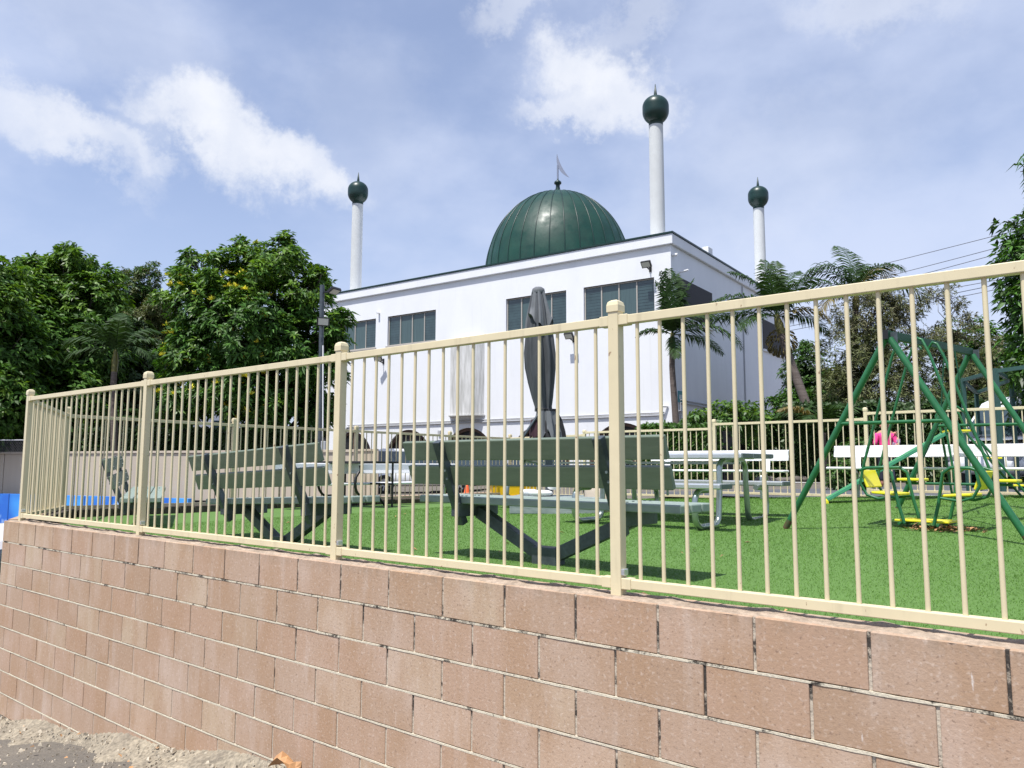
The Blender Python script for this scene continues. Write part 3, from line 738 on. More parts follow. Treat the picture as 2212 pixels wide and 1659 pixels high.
    # minarets
    for s_, v_ in ((1.25, 1.5), (20.45, 1.3), (1.05, 15.7)):
        mr_ = empty('minaret', (X(s_), v_, Zl(10.58)), 0, parent=mos)
        sh = MB(); sh.lathe([(.336, -.3), (.335, 0), (.330, 2.2), (.322, 4.4), (.318, 5.52)], 40); sh.build('shaft', M['minaret'], mr_)
        bb = MB(); pr = [(.322, 5.515), (.325, 5.70)]
        for k in range(13):
            a = -R(56)+R(56)*k/12; pr.append((.60*math.cos(a), 6.20+.60*math.sin(a)))
        pr += [(.60, 6.42)]
        for k in range(1, 13):
            a = R(86)*k/12; pr.append((.60*math.cos(a), 6.42+.52*math.sin(a)))
        bb.lathe(pr, 48); bo = bb.build('bulb', M['green_metal'], mr_, bevel=0)
        sp_ = MB(); sp_.lathe([(.09,6.90),(.085,6.96),(.015,7.52),(0,7.53)], 16); sp_.build('spire', M['green_metal'], mr_)
    # first-floor windows: four lights each, louvred outer lights
    for w0, w1 in wins:
        wn = empty('window', (X((w0+w1)/2), 0, Zl(wz[0])), 0, parent=mos); hw = (w1-w0)/2; H = wz[1]-wz[0]
        f_ = MB(); t = .055; y0, y1 = .10, .17
        f_.box(-hw, hw, y0, y1, 0, t); f_.box(-hw, hw, y0, y1, H-t, H)
        q = hw/2
        for x_ in (-hw+t/2, -q, 0, q, hw-t/2): f_.box(x_-t/2, x_+t/2, y0-.003, y1-.004, t, H-t)
        f_.build('frame', M['win_frame'], wn)
        si = MB(); si.box(-hw-.07, hw+.07, -.07, .10, -.10, -.005); si.build('sill', M['win_frame'], wn, bevel=.01)
        for i, (xa, xb) in enumerate(((-hw+t, -q-t/2), (-q+t/2, -t/2), (t/2, q-t/2), (q+t/2, hw-t))):
            gl = MB()
            if i in (0, 3):
                nb = 11; hh = (H-2*t)/nb
                for k in range(nb):
                    za = t+k*hh; gl.add([(xa, .118, za), (xb, .118, za), (xb, .128, za+hh*1.02), (xa, .128, za+hh*1.02)], [(0,1,2,3)])
                gl.build('louvre_pane', M['glass'], wn)
            else:
                gl.box(xa, xb, .138, .144, t, H-t); gl.build('pane', M['blind'], wn)
    # arched openings
    for c in arch:
        aw = empty('arched_opening', (X(c), 0, 0), 0, parent=mos)
        tr = MB(); pts0 = []; K = 28
        for k in range(K+1):
            a = math.pi*k/K; pts0.append((math.cos(a), math.sin(a)))
        for r0, r1, y0, y1 in ((AR-.15, AR-.002, .10, .20),):
            vs = []
            for x_, z_ in pts0:
                vs += [(x_*r0, y0, Zl(AC)+z_*r0), (x_*r1, y0, Zl(AC)+z_*r1), (x_*r0, y1, Zl(AC)+z_*r0)]
            fs = []
            for k in range(K): fs += [(3*k, 3*k+1, 3*k+4, 3*k+3), (3*k, 3*k+3, 3*k+5, 3*k+2)]
            tr.add(vs, fs)
        for s2 in (-1, 1): tr.box(min(s2*(AR-.15), s2*(AR-.003)), max(s2*(AR-.15), s2*(AR-.003)), .10, .2, .02, Zl(AC))
        tr.build('trim', M['brown'], aw)
        ml = MB()
        for x_ in (-.8, 0, .8): ml.box(x_-.03, x_+.03, .14, .19, .02, Zl(AC)+math.sqrt((AR-.16)**2-x_*x_))
        ml.box(-AR+.16, AR-.16, .145, .185, Zl(.80), Zl(.86)); ml.build('mullion', M['brown'], aw)
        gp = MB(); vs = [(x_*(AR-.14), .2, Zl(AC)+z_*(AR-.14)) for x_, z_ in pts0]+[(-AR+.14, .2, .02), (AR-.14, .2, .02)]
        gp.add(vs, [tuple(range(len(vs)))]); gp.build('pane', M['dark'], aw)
    # niche projecting from the middle of the facade
    ni = empty('mihrab_projection', (X(10.92), 0, Zl(3.1)), 0, parent=mos)
    nm = MB(); P = [(-1.05,0),(-.66,-.55),(.66,-.55),(1.05,0)]
    nm.prism(P, 0, 3.62); nm.add([(x_, y_, 3.62) for x_, y_ in P]+[(0, -.02, 4.15)], [(0,1,4),(1,2,4),(2,3,4)])
    nm.build('projection_body', M['stained'], ni)
    lip = MB(); lip.prism([(-1.12,-.01),(-.70,-.62),(.70,-.62),(1.12,-.01)], -.06, -.003); lip.build('base_lip', M['stained'], ni)
    # conduits, sign, lamps, cameras
    pi = MB()
    for dz in (0, .11): pi.tube([(X(19.4), -.05, Zl(2.72+dz)), (-.4, -.05, Zl(2.74+dz))], .03, 8)
    pi.tube([(X(19.4), -.05, Zl(2.72)), (X(19.55), -.05, Zl(2.55)), (X(19.55), -.05, Zl(1.8))], .05, 8)
    pi.box(X(12.75), X(12.6), -.1, -.01, Zl(2.2), Zl(2.38))
    for dz, a, b in ((0, .6, 7.2), (.12, .6, 7.2), (-.35, .4, 1.2), (.02, 8.2, 11.5)): pi.tube([(.05, a, Zl(3.28+dz)), (.05, b, Zl(3.28+dz))], .032, 8)
    for y_ in (.6, 3.4, 5.6): pi.tube([(.05, y_, Zl(2.2)), (.05, y_, Zl(3.28))], .03, 8)
    pi.tube([(.04, 9.0, Zl(.4)), (.04, 9.0, Zl(9.9))], .035, 8)
    bpart(pi, 'conduit', M['pipe'])
    lg = MB(); lg.box(X(21.2), X(13.0), -.06, -.002, Zl(6.72), Zl(6.80)); bpart(lg, 'ledge', M['win_frame'])
    sg = MB(); sg.box(.004, .03, .45, 1.0, Zl(3.30), Zl(3.78)); bpart(sg, 'sign', M['teal'])
    st = MB()
    for y_ in (.55, .68, .82): st.box(.031, .034, y_, y_+.08, Zl(3.45), Zl(3.62))
    bpart(st, 'sign_lettering', M['white_p'])
    for s_, z_, a in ((.94, 9.17, 0), (16.75, 6.33, 25), (4.78, 6.45, 0)):
        fl = empty('floodlight', (X(s_), 0, Zl(z_)), 0, parent=mos)
        b1 = MB(); mt = Matrix.Translation((0, -.42, 0)) @ Matrix.Rotation(R(a), 4, 'Z') @ Matrix.Rotation(R(38), 4, 'X')
        b1.box(-.22, .22, -.05, .05, -.15, .15, mt); b1.beam((0, 0, -.2), (0, -.4, -.1), .05, .05); b1.beam((0, -.02, -.25), (0, -.02, .05), .12, .03, (0,1,0)); b1.build('lamp_body', M['black'], fl, bevel=.01)
        l1 = MB(); l1.box(-.18, .18, -.056, -.051, -.115, .115, mt); l1.build('lamp_lens', M['lamp'], fl)
    cm = MB(); cm.tube([(.02, .15, Zl(9.55)), (.25, .15, Zl(9.53))], .07, 12); cm.tube([(.02, .9, Zl(8.95)), (.45, .8, Zl(8.98))], .04, 10)
    cm.tube([(X(17.15), -.02, Zl(8.95)), (X(17.15), -.2, Zl(8.93))], .06, 10); cm.tube([(-.25, -.02, Zl(3.1)), (-.45, -.25, Zl(3.1))], .05, 10)
    bpart(cm, 'security_camera', M['white_p'])
    # screened windows of the side wall
    for y0, y1, z0, z1 in ((.75, 4.65, 7.05, 8.72), (12.3, 16.3, 7.05, 8.72)):
        sw = empty('side_window', (0, (y0+y1)/2, Zl(z0)), 0, parent=mos); h = (y1-y0)/2
        a = MB(); a.box(.004, .035, -h, h, 0, z1-z0); a.build('screen', M['mesh'], sw)
        a = MB(); a.box(.004, .10, -h-.05, h+.05, -.12, -.01); a.build('sill', M['white_wall'], sw)
mosque()

# ------------------------------------------------------------------ benches of green planks
def plank_bench(name, loc, rz, label, roll_=0.):
    t = empty(name, loc, rz, label, 'bench', 'green plank benches on the lawn', rot=(0, roll_, rz))
    L = 1.06
    for y0 in (0, .128, .256):
        mb = MB(); mb.box(-L, L, y0, y0+.120, .375, .425); mb.build('seat_plank', M['seatplank'], t, bevel=.008)
    up = Vector((0, -.30, .88)).normalized()
    for c in ((.0, -.105, .575), (.0, -.165, .74)):
        mb = MB(); mb.beam((-L, c[1]+.03, c[2]), (L, c[1]+.03, c[2]), .036, .135, up=up); mb.build('back_plank', M['plank'], t, bevel=.006)
    for s_ in (-.66, .66):
        mb = MB(); mb.beam((s_, .045, .235), (s_, -.20, .80), .062, .055, up=(0,1,.4))
        mb.build('back_post', M['galv'], t, bevel=.004)
        mb = MB(); mb.beam((s_, -.03, .335), (s_, .37, .335), .075, .095); mb.build('seat_bracket', M['galv'], t, bevel=.004)
        mb = MB(); mb.beam((s_*.96, .19, .315), (s_*.06, .17, .055), .065, .085); mb.build('leg', M['galv'], t, bevel=.004)
    bo = MB()
    for s_ in (-.66, .66):
        for c in ((-.105, .575), (-.165, .74)):
            for dz in (-.03, .03):
                p = Vector((s_, c[0]+.052-dz*.34, c[1]+dz*.9)); bo.tube([p, p+Vector((0, .012, .004))], .010, 8)
                p = Vector((s_+.018, c[0]-.022-dz*.34, c[1]+dz*.9)); bo.tube([p, p-Vector((0, .012, .0))], .009, 8)
        for y0 in (.06, .187, .315):
            for dx in (-.02, .02): bo.tube([(s_+dx, y0, .4255), (s_+dx, y0, .430)], .008, 8)
    bo.build('bolts', M['endcap'], t)
    mb = MB(); mb.box(-.10, .10, .12, .22, -.02, .115); mb.build('foot', M['galv'], t, bevel=.006)
    return t
ba = math.atan2(-.66, .75)
plank_bench('plank_bench', (.125, 4.97, 0), ba, 'green plank bench nearest the camera, seen from behind in the middle')
plank_bench('plank_bench', (-1.98, 6.25, -.05), math.atan2(-.70, .71), 'green plank bench seen from behind left of the middle fence post, slightly tilted', R(-2.2))
plank_bench('plank_bench', (-4.30, 8.72, -.09), math.atan2(-.92, .39), 'green plank bench at the far left corner, seen from its end', R(1.5))

# ------------------------------------------------------------------ aluminium picnic tables
def arc(cx_, cz_, r, a0, a1, k=7): return [(cx_+r*math.cos(R(a0+(a1-a0)*i/k)), cz_+r*math.sin(R(a0+(a1-a0)*i/k))) for i in range(k+1)]
def picnic(loc, rz, label):
    t = empty('picnic_table', loc, rz, label, 'picnic table', 'aluminium picnic tables'); L = .99
    for y0 in (-.43, -.14, .15):
        mb = MB(); mb.box(-L, L, y0, y0+.282, .705, .758); mb.build('top_plank', M['alu'], t, bevel=.012)
        for s_ in (-1, 1):
            mb = MB(); mb.box(min(s_*L, s_*(L+.012)), max(s_*L, s_*(L+.012)), y0+.008, y0+.274, .708, .755); mb.build('end_cap', M['endcap'], t, bevel=.004)
    for y0 in (-.965, .69):
        mb = MB(); mb.box(-L, L, y0, y0+.275, .402, .455); mb.build('seat_plank', M['alu'], t, bevel=.012)
        for s_ in (-1, 1):
            mb = MB(); mb.box(min(s_*L, s_*(L+.012)), max(s_*L, s_*(L+.012)), y0+.008, y0+.267, .405, .452); mb.build('end_cap', M['endcap'], t, bevel=.004)
    for x_ in (-.71, .71):
        half = [(.52, .385), (.62, .385)] + arc(.66, .275, .11, 90, 10) + [(.785, .20)] + arc(.66, .14, .115, 0, -90, 6) + [(.55, .027)] + arc(.42, .13, .105, -90, -178, 6) + [(.285, .45)] + arc(.17, .58, .115, 0, 90, 6)
        pts = [(x_, -y_*1.2, z_) for y_, z_ in half] + [(x_, y_*1.2, z_) for y_, z_ in reversed(half)]
        mb = MB(); mb.tube(pts, .031, 12); mb.build('leg_frame', M['tube'], t)
    mb = MB(); mb.beam((-.8, 0, .66), (.8, 0, .66), .03, .03)
    for x_ in (-.8, .8): mb.beam((x_, -.3, .706), (x_, .3, .706), .06, .016)
    mb.build('brace', M['tube'], t)
    return t
pc = Vector((2.43, 8.72, 0)) - Vector((.75,-.66,0)).normalized()*.80
picnic((1.822, 8.804, .012), EANG, 'silver aluminium picnic table just right of the folded umbrella')
picnic((.95, 12.0, .02), math.atan2(-.39, .92), 'silver aluminium picnic table farther back behind the folded umbrella')

def long_bench(a, b, label, side=1, gz=0.1):
    a, b = Vector(a), Vector(b); d = (b-a); L = d.length/2; rz = math.atan2(d.y, d.x); c_ = (a+b)/2
    t = empty('backed_bench', (c_.x, c_.y, gz), rz, label, 'bench', 'long white aluminium benches by the fences')
    mb = MB(); mb.box(-L, L, -.12, .12, .39, .425); mb.build('seat', M['aluw'], t, bevel=.015)
    mb = MB(); q = side
    mb.add([(x_, q*(.17+.05*k/6.), .57+.155*k/6.) for x_ in (-L+.03, L-.03) for k in range(7)], [(k, k+1, k+8, k+7) for k in range(6)])
    mb.box(-L+.03, L-.03, *sorted((q*.185, q*.222)), .56, .725)
    mb.build('backrest', M['aluw'], t, bevel=.015)
    n = max(2, round(2*L/2.2))
    for i in range(n):
        x_ = -L+.35+(2*L-.7)*i/(n-1)
        pts = [(x_, -.10*q, .0)]+[(x_, y_*q, z_) for y_, z_ in [(-.10, .28)]+arc(-.02, .28, .08, 180, 90, 4)+arc(.06, .28, .08, 90, 0, 4)]+[(x_, .14*q, 0)]
        mb = MB(); mb.tube(pts, .022, 8); mb.build('leg', M['tube'], t)
        mb = MB(); mb.beam((x_, .13*q, .40), (x_, .185*q, .66), .10, .012, up=(0,1,0)); mb.build('back_support', M['aluw'], t)
    return t
long_bench((-3.30, 11.05, 0), (-.85, 13.95, 0), 'long aluminium bench along the left fence behind the tilted green bench', 1, -.06)
pA, pB = rp(-1.35)-nv*.62, rp(1.02)-nv*.62
long_bench(pA, pB, 'white backed bench at the rear fence, left of the swing', 1, .155)
pA, pB = rp(1.62)-nv*.62, rp(5.0)-nv*.62
long_bench(pA, pB, 'white backed bench at the rear fence, behind the swing seats', 1, .205)

# small black table beyond the tilted bench
def black_table():
    c_ = at(772, 996, 12.0); t = empty('black_table', (c_.x, c_.y, -.03), R(-35), 'black tubular table behind the tilted green bench', 'table')
    mb = MB(); mb.box(-.62, .62, -.30, .30, .69, .725); mb.build('table_top', M['black'], t, bevel=.008)
    for s_ in (-1, 1):
        mb = MB(); pts = [(s_*.40, -.33, .66)]+[(s_*(.40+.0), y_, z_) for y_, z_ in arc(-.20, .40, .22, 120, 250, 7)]+[(s_*.4, .05, .20), (s_*.4, .25, .02)]
        mb.tube(pts, .02, 8); mb.build('leg', M['black'], t)
        mb = MB(); mb.tube([(s_*.52, .24, .0), (s_*.52, .24, .69)], .016, 8); mb.build('leg', M['black'], t)
    mb = MB(); mb.tube([(-.52, .24, .38), (.52, .24, .38)], .014, 8); mb.build('cross_bar', M['black'], t)
black_table()

# ------------------------------------------------------------------ folded umbrella and what stands round it
def umbrella():
    b = at(1186, 1062, 10.4); b = Vector((b.x, b.y, 0)); top = at(1163, 622, 10.4)
    t = empty('folded_umbrella', (b.x, b.y, .24), 0, 'tall closed grey umbrella tied with a cord, standing beside the picnic table', 'umbrella')
    H = top.z
    lean = (top.x-b.x)
    def cx_(z): return b.x+lean*(z/H)
    mb = MB(); mb.beam((b.x, b.y, .24), (b.x, b.y, 1.05), .095, .095, up=(0,1,0)); mb.build('mast', M['galv'], t, world=True, bevel=.01)
    rng = random.Random(4)
    def sleeve(name, m, prof, folds, amp, seed, parent=t, twist=0., offs=(0,0)):
        mb = MB(); n = 84; vs = []
        for j, (z, r) in enumerate(prof):
            for k in range(n):
                a = 2*math.pi*k/n
                w_ = (1-2*abs(math.sin(folds*.5*a+seed+twist*z)))*1.25+.45*math.sin((folds*2+1)*a+seed*2+z*1.3)+.3*math.sin((folds-3)*a+seed*3-z)
                rr_ = r*(1+amp*w_*(.6+.4*min(1, abs(z-H)*1.2)))
                vs.append((cx_(z)+offs[0]+rr_*math.cos(a), b.y+offs[1]+rr_*math.sin(a), z+(.10*math.sin(3*a+seed)+.05*math.sin(7*a) if (j == 0 and name != 'canopy') else 0)))
        fs = [(j*n+k, j*n+(k+1)%n, (j+1)*n+(k+1)%n, (j+1)*n+k) for j in range(len(prof)-1) for k in range(n)]
        mb.add(vs, fs, True); return mb.build(name, m, parent, world=True)
    sleeve('canopy', M['cloth'], [(1.36,.105),(1.42,.10),(1.55,.125),(1.75,.155),(1.95,.178),(2.15,.185),(2.35,.172),(2.55,.150),(2.75,.130),(2.95,.09)], 9, .17, 1.0, twist=.3)
    sleeve('top_flap', M['cloth_l'], [(H-.52,.178),(H-.42,.160),(H-.28,.130),(H-.12,.096),(H-.05,.082)], 7, .20, 2.2)
    cp = MB(); cp.lathe([(0,.03),(.05,.028),(.082,.005),(.09,-.03),(.085,-.055)], 24, (cx_(H), b.y, H-.02)); cp.build('cap', M['cloth_l'], t, world=True)
    sleeve('hem', M['cloth_l'], [(.98,.165),(1.08,.155),(1.18,.135),(1.28,.118),(1.36,.104)], 6, .22, .4, offs=(.02,-.03))
    sleeve('inner_cloth', M['cloth_d'], [(.93,.205),(1.10,.185),(1.25,.155),(1.40,.095)], 4, .16, 3.4, offs=(.045,.05))
    tm = MB(); tm.tube([(cx_(1.39)+.112*math.cos(a), b.y+.112*math.sin(a), 1.39+.01*math.sin(a*2)) for a in [2*math.pi*k/24 for k in range(25)]], .008, 6); tm.build('cord', M['black'], t, world=True)
    hd = MB(); hd.tube([(cx_(1.25)-.10, b.y-.05, 1.30), (cx_(1.0)-.30, b.y-.12, 1.02), (cx_(.9)-.30, b.y-.12, .86)], .018, 8); hd.build('crank_handle', M['galv'], t, world=True)
    mr_ = sleeve('lining', M['maroon'], [(.95,.12),(1.1,.115),(1.25,.09)], 4, .15, 1.4, offs=(-.10,.03))
    # heavy foot box
    bx = empty('umbrella_weight_box', (b.x+.12, b.y+.05, 0), R(-12), 'low grey green box weighing down the umbrella foot', 'box')
    mb = MB(); mb.box(-.58, .62, -.40, .40, 0, .205); mb.build('box_body', M['boxgreen'], bx, bevel=.02)
    mb = MB(); mb.box(-.60, .64, -.42, .42, .207, .235); mb.build('lid', M['boxgreen'], bx, bevel=.01)
    for k, (dx, dy, dz, sx_) in enumerate(((-.12,-.20,.238,.16),(-.26,.14,.238,.13),(.06,-.16,.318,.09))):
        mb = MB(); pr = []
        for j in range(9):
            a = -math.pi/2+math.pi*j/8; pr.append((sx_*math.cos(a)**.6 if j not in (0, 8) else .002, .04*math.sin(a)+.04))
        mb.lathe(pr, 20, (0,0,0))
        o = mb.build('sandbag', M['white_p']); o.location = (b.x+dx, b.y+dy, dz+.002); o.scale = (1, .62, 1)
        tag(o, ['flat white sandbag lying nearest on the umbrella box', 'white sandbag behind the umbrella pole on the box', 'small white sandbag stacked beside the umbrella pole'][k], 'sandbag', 'white sandbags on the umbrella box')
umbrella()
def bag():
    c_ = at(1290, 1108, 10.2); t = empty('slumped_bag', (c_.x, c_.y, .0), R(-30), 'slumped black and beige bag on the turf under the picnic table end', 'bag')
    mb = MB(); n = 20; pr = [(.19,0,0),(.215,.05,0),(.20,.16,.02),(.17,.28,.0),(.13,.38,-.04),(.05,.43,-.07)]
    for (col_, nm, ra, sc_) in ((M['cwall'], 'front_panel', .0, 1.), (M['cloth_d'], 'bag_body', 1., 1.06)):
        mb = MB(); vs = []
        for r, z, dx in pr:
            for k in range(n):
                a = 2*math.pi*k/n; vs.append((dx-.10*ra*z*3+r*sc_*math.cos(a)*(1+.1*math.sin(3*a+z*9)), .12*ra+r*.6*sc_*math.sin(a), z*(1+.35*ra)))
        mb.add(vs, [(j*n+k, j*n+(k+1)%n, (j+1)*n+(k+1)%n, (j+1)*n+k) for j in range(len(pr)-1) for k in range(n)]+[tuple(range((len(pr)-1)*n, len(pr)*n))], True)
        mb.build(nm, col_, t)
bag()

# ------------------------------------------------------------------ swing set
def swing():
    apN, apR = Vector((3.43, 7.0, 1.84)), Vector((5.05, 8.45, 1.90))
    F1, F2 = Vector((2.72, 7.78, .025)), Vector((4.14, 6.24, .01)); F3, F4 = Vector((4.52, 9.22, .08)), Vector((5.72, 7.72, .05))
    t = empty('swing_set', (apN+apR)/2-Vector((0,0,1.87)), 0, 'green tubular swing set with yellow facing seats on the lawn', 'swing set')
    bd = (apR-apN).normalized()
    mb = MB(); mb.beam(apN-bd*.03, apR+bd*.05, .05, .075); mb.build('top_beam', M['swing_d'], t, world=True, bevel=.005)
    mb = MB(); mb.beam(apN-bd*.034, apN-bd*.03, .058, .085); mb.build('beam_cap', M['black'], t, world=True)
    for ap, fa, fb in ((apN, F1, F2), (apR, F3, F4)):
        for f_ in (fa, fb):
            a = ap+(f_-ap)*.02+bd*.02; mb = MB(); mb.tube([a, f_+(a-f_)*.045], .030, 14); lg = mb.build('leg', M['swing'], t, world=True)
            mb = MB(); mb.tube([f_+(a-f_)*.047, f_], .0305, 12); mb.build('rusty_foot', M['rust'], t, world=True)
        za = .56 if ap is apN else .56
        pa = fa+(ap-fa)*za; pb = fb+(ap-fb)*za
        mb = MB(); mb.tube([pa, pb], .017, 10); mb.build('cross_bar', M['swing'], t, world=True)
        mb = MB(); mb.beam(ap+Vector((0,0,-.03))+bd*.03, ap+Vector((0,0,-.03))+bd*.045, .16, .10); mb.build('plate', M['galv'], t, world=True)
    # two-seat glider
    gx = (F2-F1); gx.z = 0; gx.normalize(); cpt = apN+(apR-apN)*.33
    g_ = empty('glider', (cpt.x, cpt.y, 0), 0); bpy.context.view_layer.update(); g_.parent = t; g_.matrix_parent_inverse = t.matrix_world.inverted()
    B = Vector((cpt.x, cpt.y, 0)); bdh = Vector((bd.x, bd.y, 0)).normalized()
    def G(a, b, z): return B+gx*a+bdh*b+Vector((0,0,z))
    for sb in (-.19, .19):
        for sa in (-1, 1):
            mb = MB(); mb.tube([G(sa*.03, sb, 1.80), G(sa*.07, sb, 1.86), G(sa*.11, sb, 1.84), G(sa*.17, sb, 1.70), G(sa*.50, sb, .62), G(sa*.53, sb, .47), G(sa*.47, sb, .36), G(sa*.36, sb, .325), G(sa*.20, sb, .35)], .0135, 10)
            mb.build('hanger', M['swing'], g_, world=True)
            mb = MB(); mb.tube([G(sa*.53, sb, .60), G(sa*.46, sb, .625), G(sa*.30, sb, .63), G(sa*.23, sb, .58), G(sa*.18, sb, .30), G(sa*.13, sb, .10)], .0155, 10)
            mb.build('arm_frame', M['swing'], g_, world=True)
    for sa in (-1, 1):
        mb = MB(); mb.beam(G(sa*.44, 0, .385), G(sa*.20, 0, .37), .34, .025); mb.build('seat', M['yellow'], g_, world=True, bevel=.008)
        mb = MB(); mb.beam(G(sa*.475, 0, .43), G(sa*.535, 0, .60), .34, .022, up=gx); bk = mb.build('backrest', M['yellow'], g_, world=True, bevel=.008)
        mb = MB(); mb.tube([G(sa*.17, -.22, .10), G(sa*.17, .22, .10)], .013, 8); mb.build('foot_bar', M['swing'], g_, world=True)
    mb = MB(); mb.beam(G(-.24, 0, .125), G(.24, 0, .125), .30, .02); mb.build('footrest', M['yellow'], g_, world=True, bevel=.006)
    # rocker hung from the far end of the beam
    cpt = apN+(apR-apN)*.72; B = Vector((cpt.x, cpt.y, 0))
    r_ = empty('rocker', (B.x, B.y, 0), 0); bpy.context.view_layer.update(); r_.parent = t; r_.matrix_parent_inverse = t.matrix_world.inverted()
    for sa in (-1, 1):
        mb = MB(); mb.tube([G(sa*.05, 0, 1.84), G(sa*.12, 0, 1.15), G(sa*.42, 0, .50)], .008, 6); mb.build('hanger', M['swing_d'], r_, world=True)
        mb = MB(); mb.beam(G(sa*.30, 0, .50), G(sa*.56, 0, .50), .20, .03); mb.build('seat', M['yellow'], r_, world=True, bevel=.01)
    mb = MB(); mb.tube([G(-.5, 0, .46), G(.5, 0, .46)], .014, 8); mb.build('rocker_bar', M['swing'], r_, world=True)
swing()
def slide():
    fo = at(1787, 1097, 10.4); top = at(2040, 937, 9.9); fo.z = .07
    t = empty('slide', (fo.x, fo.y, fo.z), 0, 'small green slide with yellow foot and ladder behind the swing', 'slide')
    d = Vector((top.x-fo.x, top.y-fo.y, 0)).normalized(); q = Vector((-d.y, d.x, 0))
    f0 = Vector((fo.x, fo.y, .20)); 
    for s_ in (-1, 1):
        mb = MB(); mb.beam(f0+q*.17*s_, top+q*.17*s_, .02, .045); mb.build('side_rail', M['swing_l'], t, world=True, bevel=.006)
    mb = MB(); mb.beam(f0-Vector((0,0,.015)), top-Vector((0,0,.015)), .33, .012); mb.build('chute', M['yellow'], t, world=True)
    mb = MB(); mb.beam(f0+Vector((0,0,-.13))-d*.01, f0+Vector((0,0,.0))-d*.02, .36, .07, up=d); mb.build('slide_foot', M['yellow'], t, world=True, bevel=.008)
    lf = top+d*.98; lf.z = .08; tp = top+d*.30
    for s_ in (-1, 1):
        mb = MB(); mb.tube([lf+q*.19*s_, tp+q*.19*s_+Vector((0,0,-.02)), tp+q*.19*s_+Vector((0,0,.26))-d*.09, tp+q*.19*s_+Vector((0,0,.33))-d*.17, top+q*.19*s_+Vector((0,0,.33)), top+q*.19*s_+Vector((0,0,.24))-d*.06, top+q*.19*s_], .015, 8)
        mb.build('ladder_rail', M['swing'], t, world=True)
        mb = MB(); mb.tube([top+q*.19*s_+Vector((0,0,-.02)), Vector((top.x+d.x*.1, top.y+d.y*.1, .08))+q*.19*s_], .015, 8); mb.build('leg', M['swing'], t, world=True)
    mb = MB(); a = top+Vector((0,0,.03)); mb.beam(a, a+d*.28, .36, .025); mb.build('platform', M['yellow'], t, world=True, bevel=.006)
    for k in (.34, .68):
        p = lf.lerp(tp, k); mb = MB(); mb.beam(p-q*.20, p+q*.20, .13, .022); mb.build('step', M['yellow'], t, world=True, bevel=.005)
    mb = MB(); mb.tube([Vector((fo.x, fo.y, .09))+d*.9-q*.2, lf-q*.2], .014, 8); mb.build('ground_rail', M['swing_l'], t, world=True)
slide()
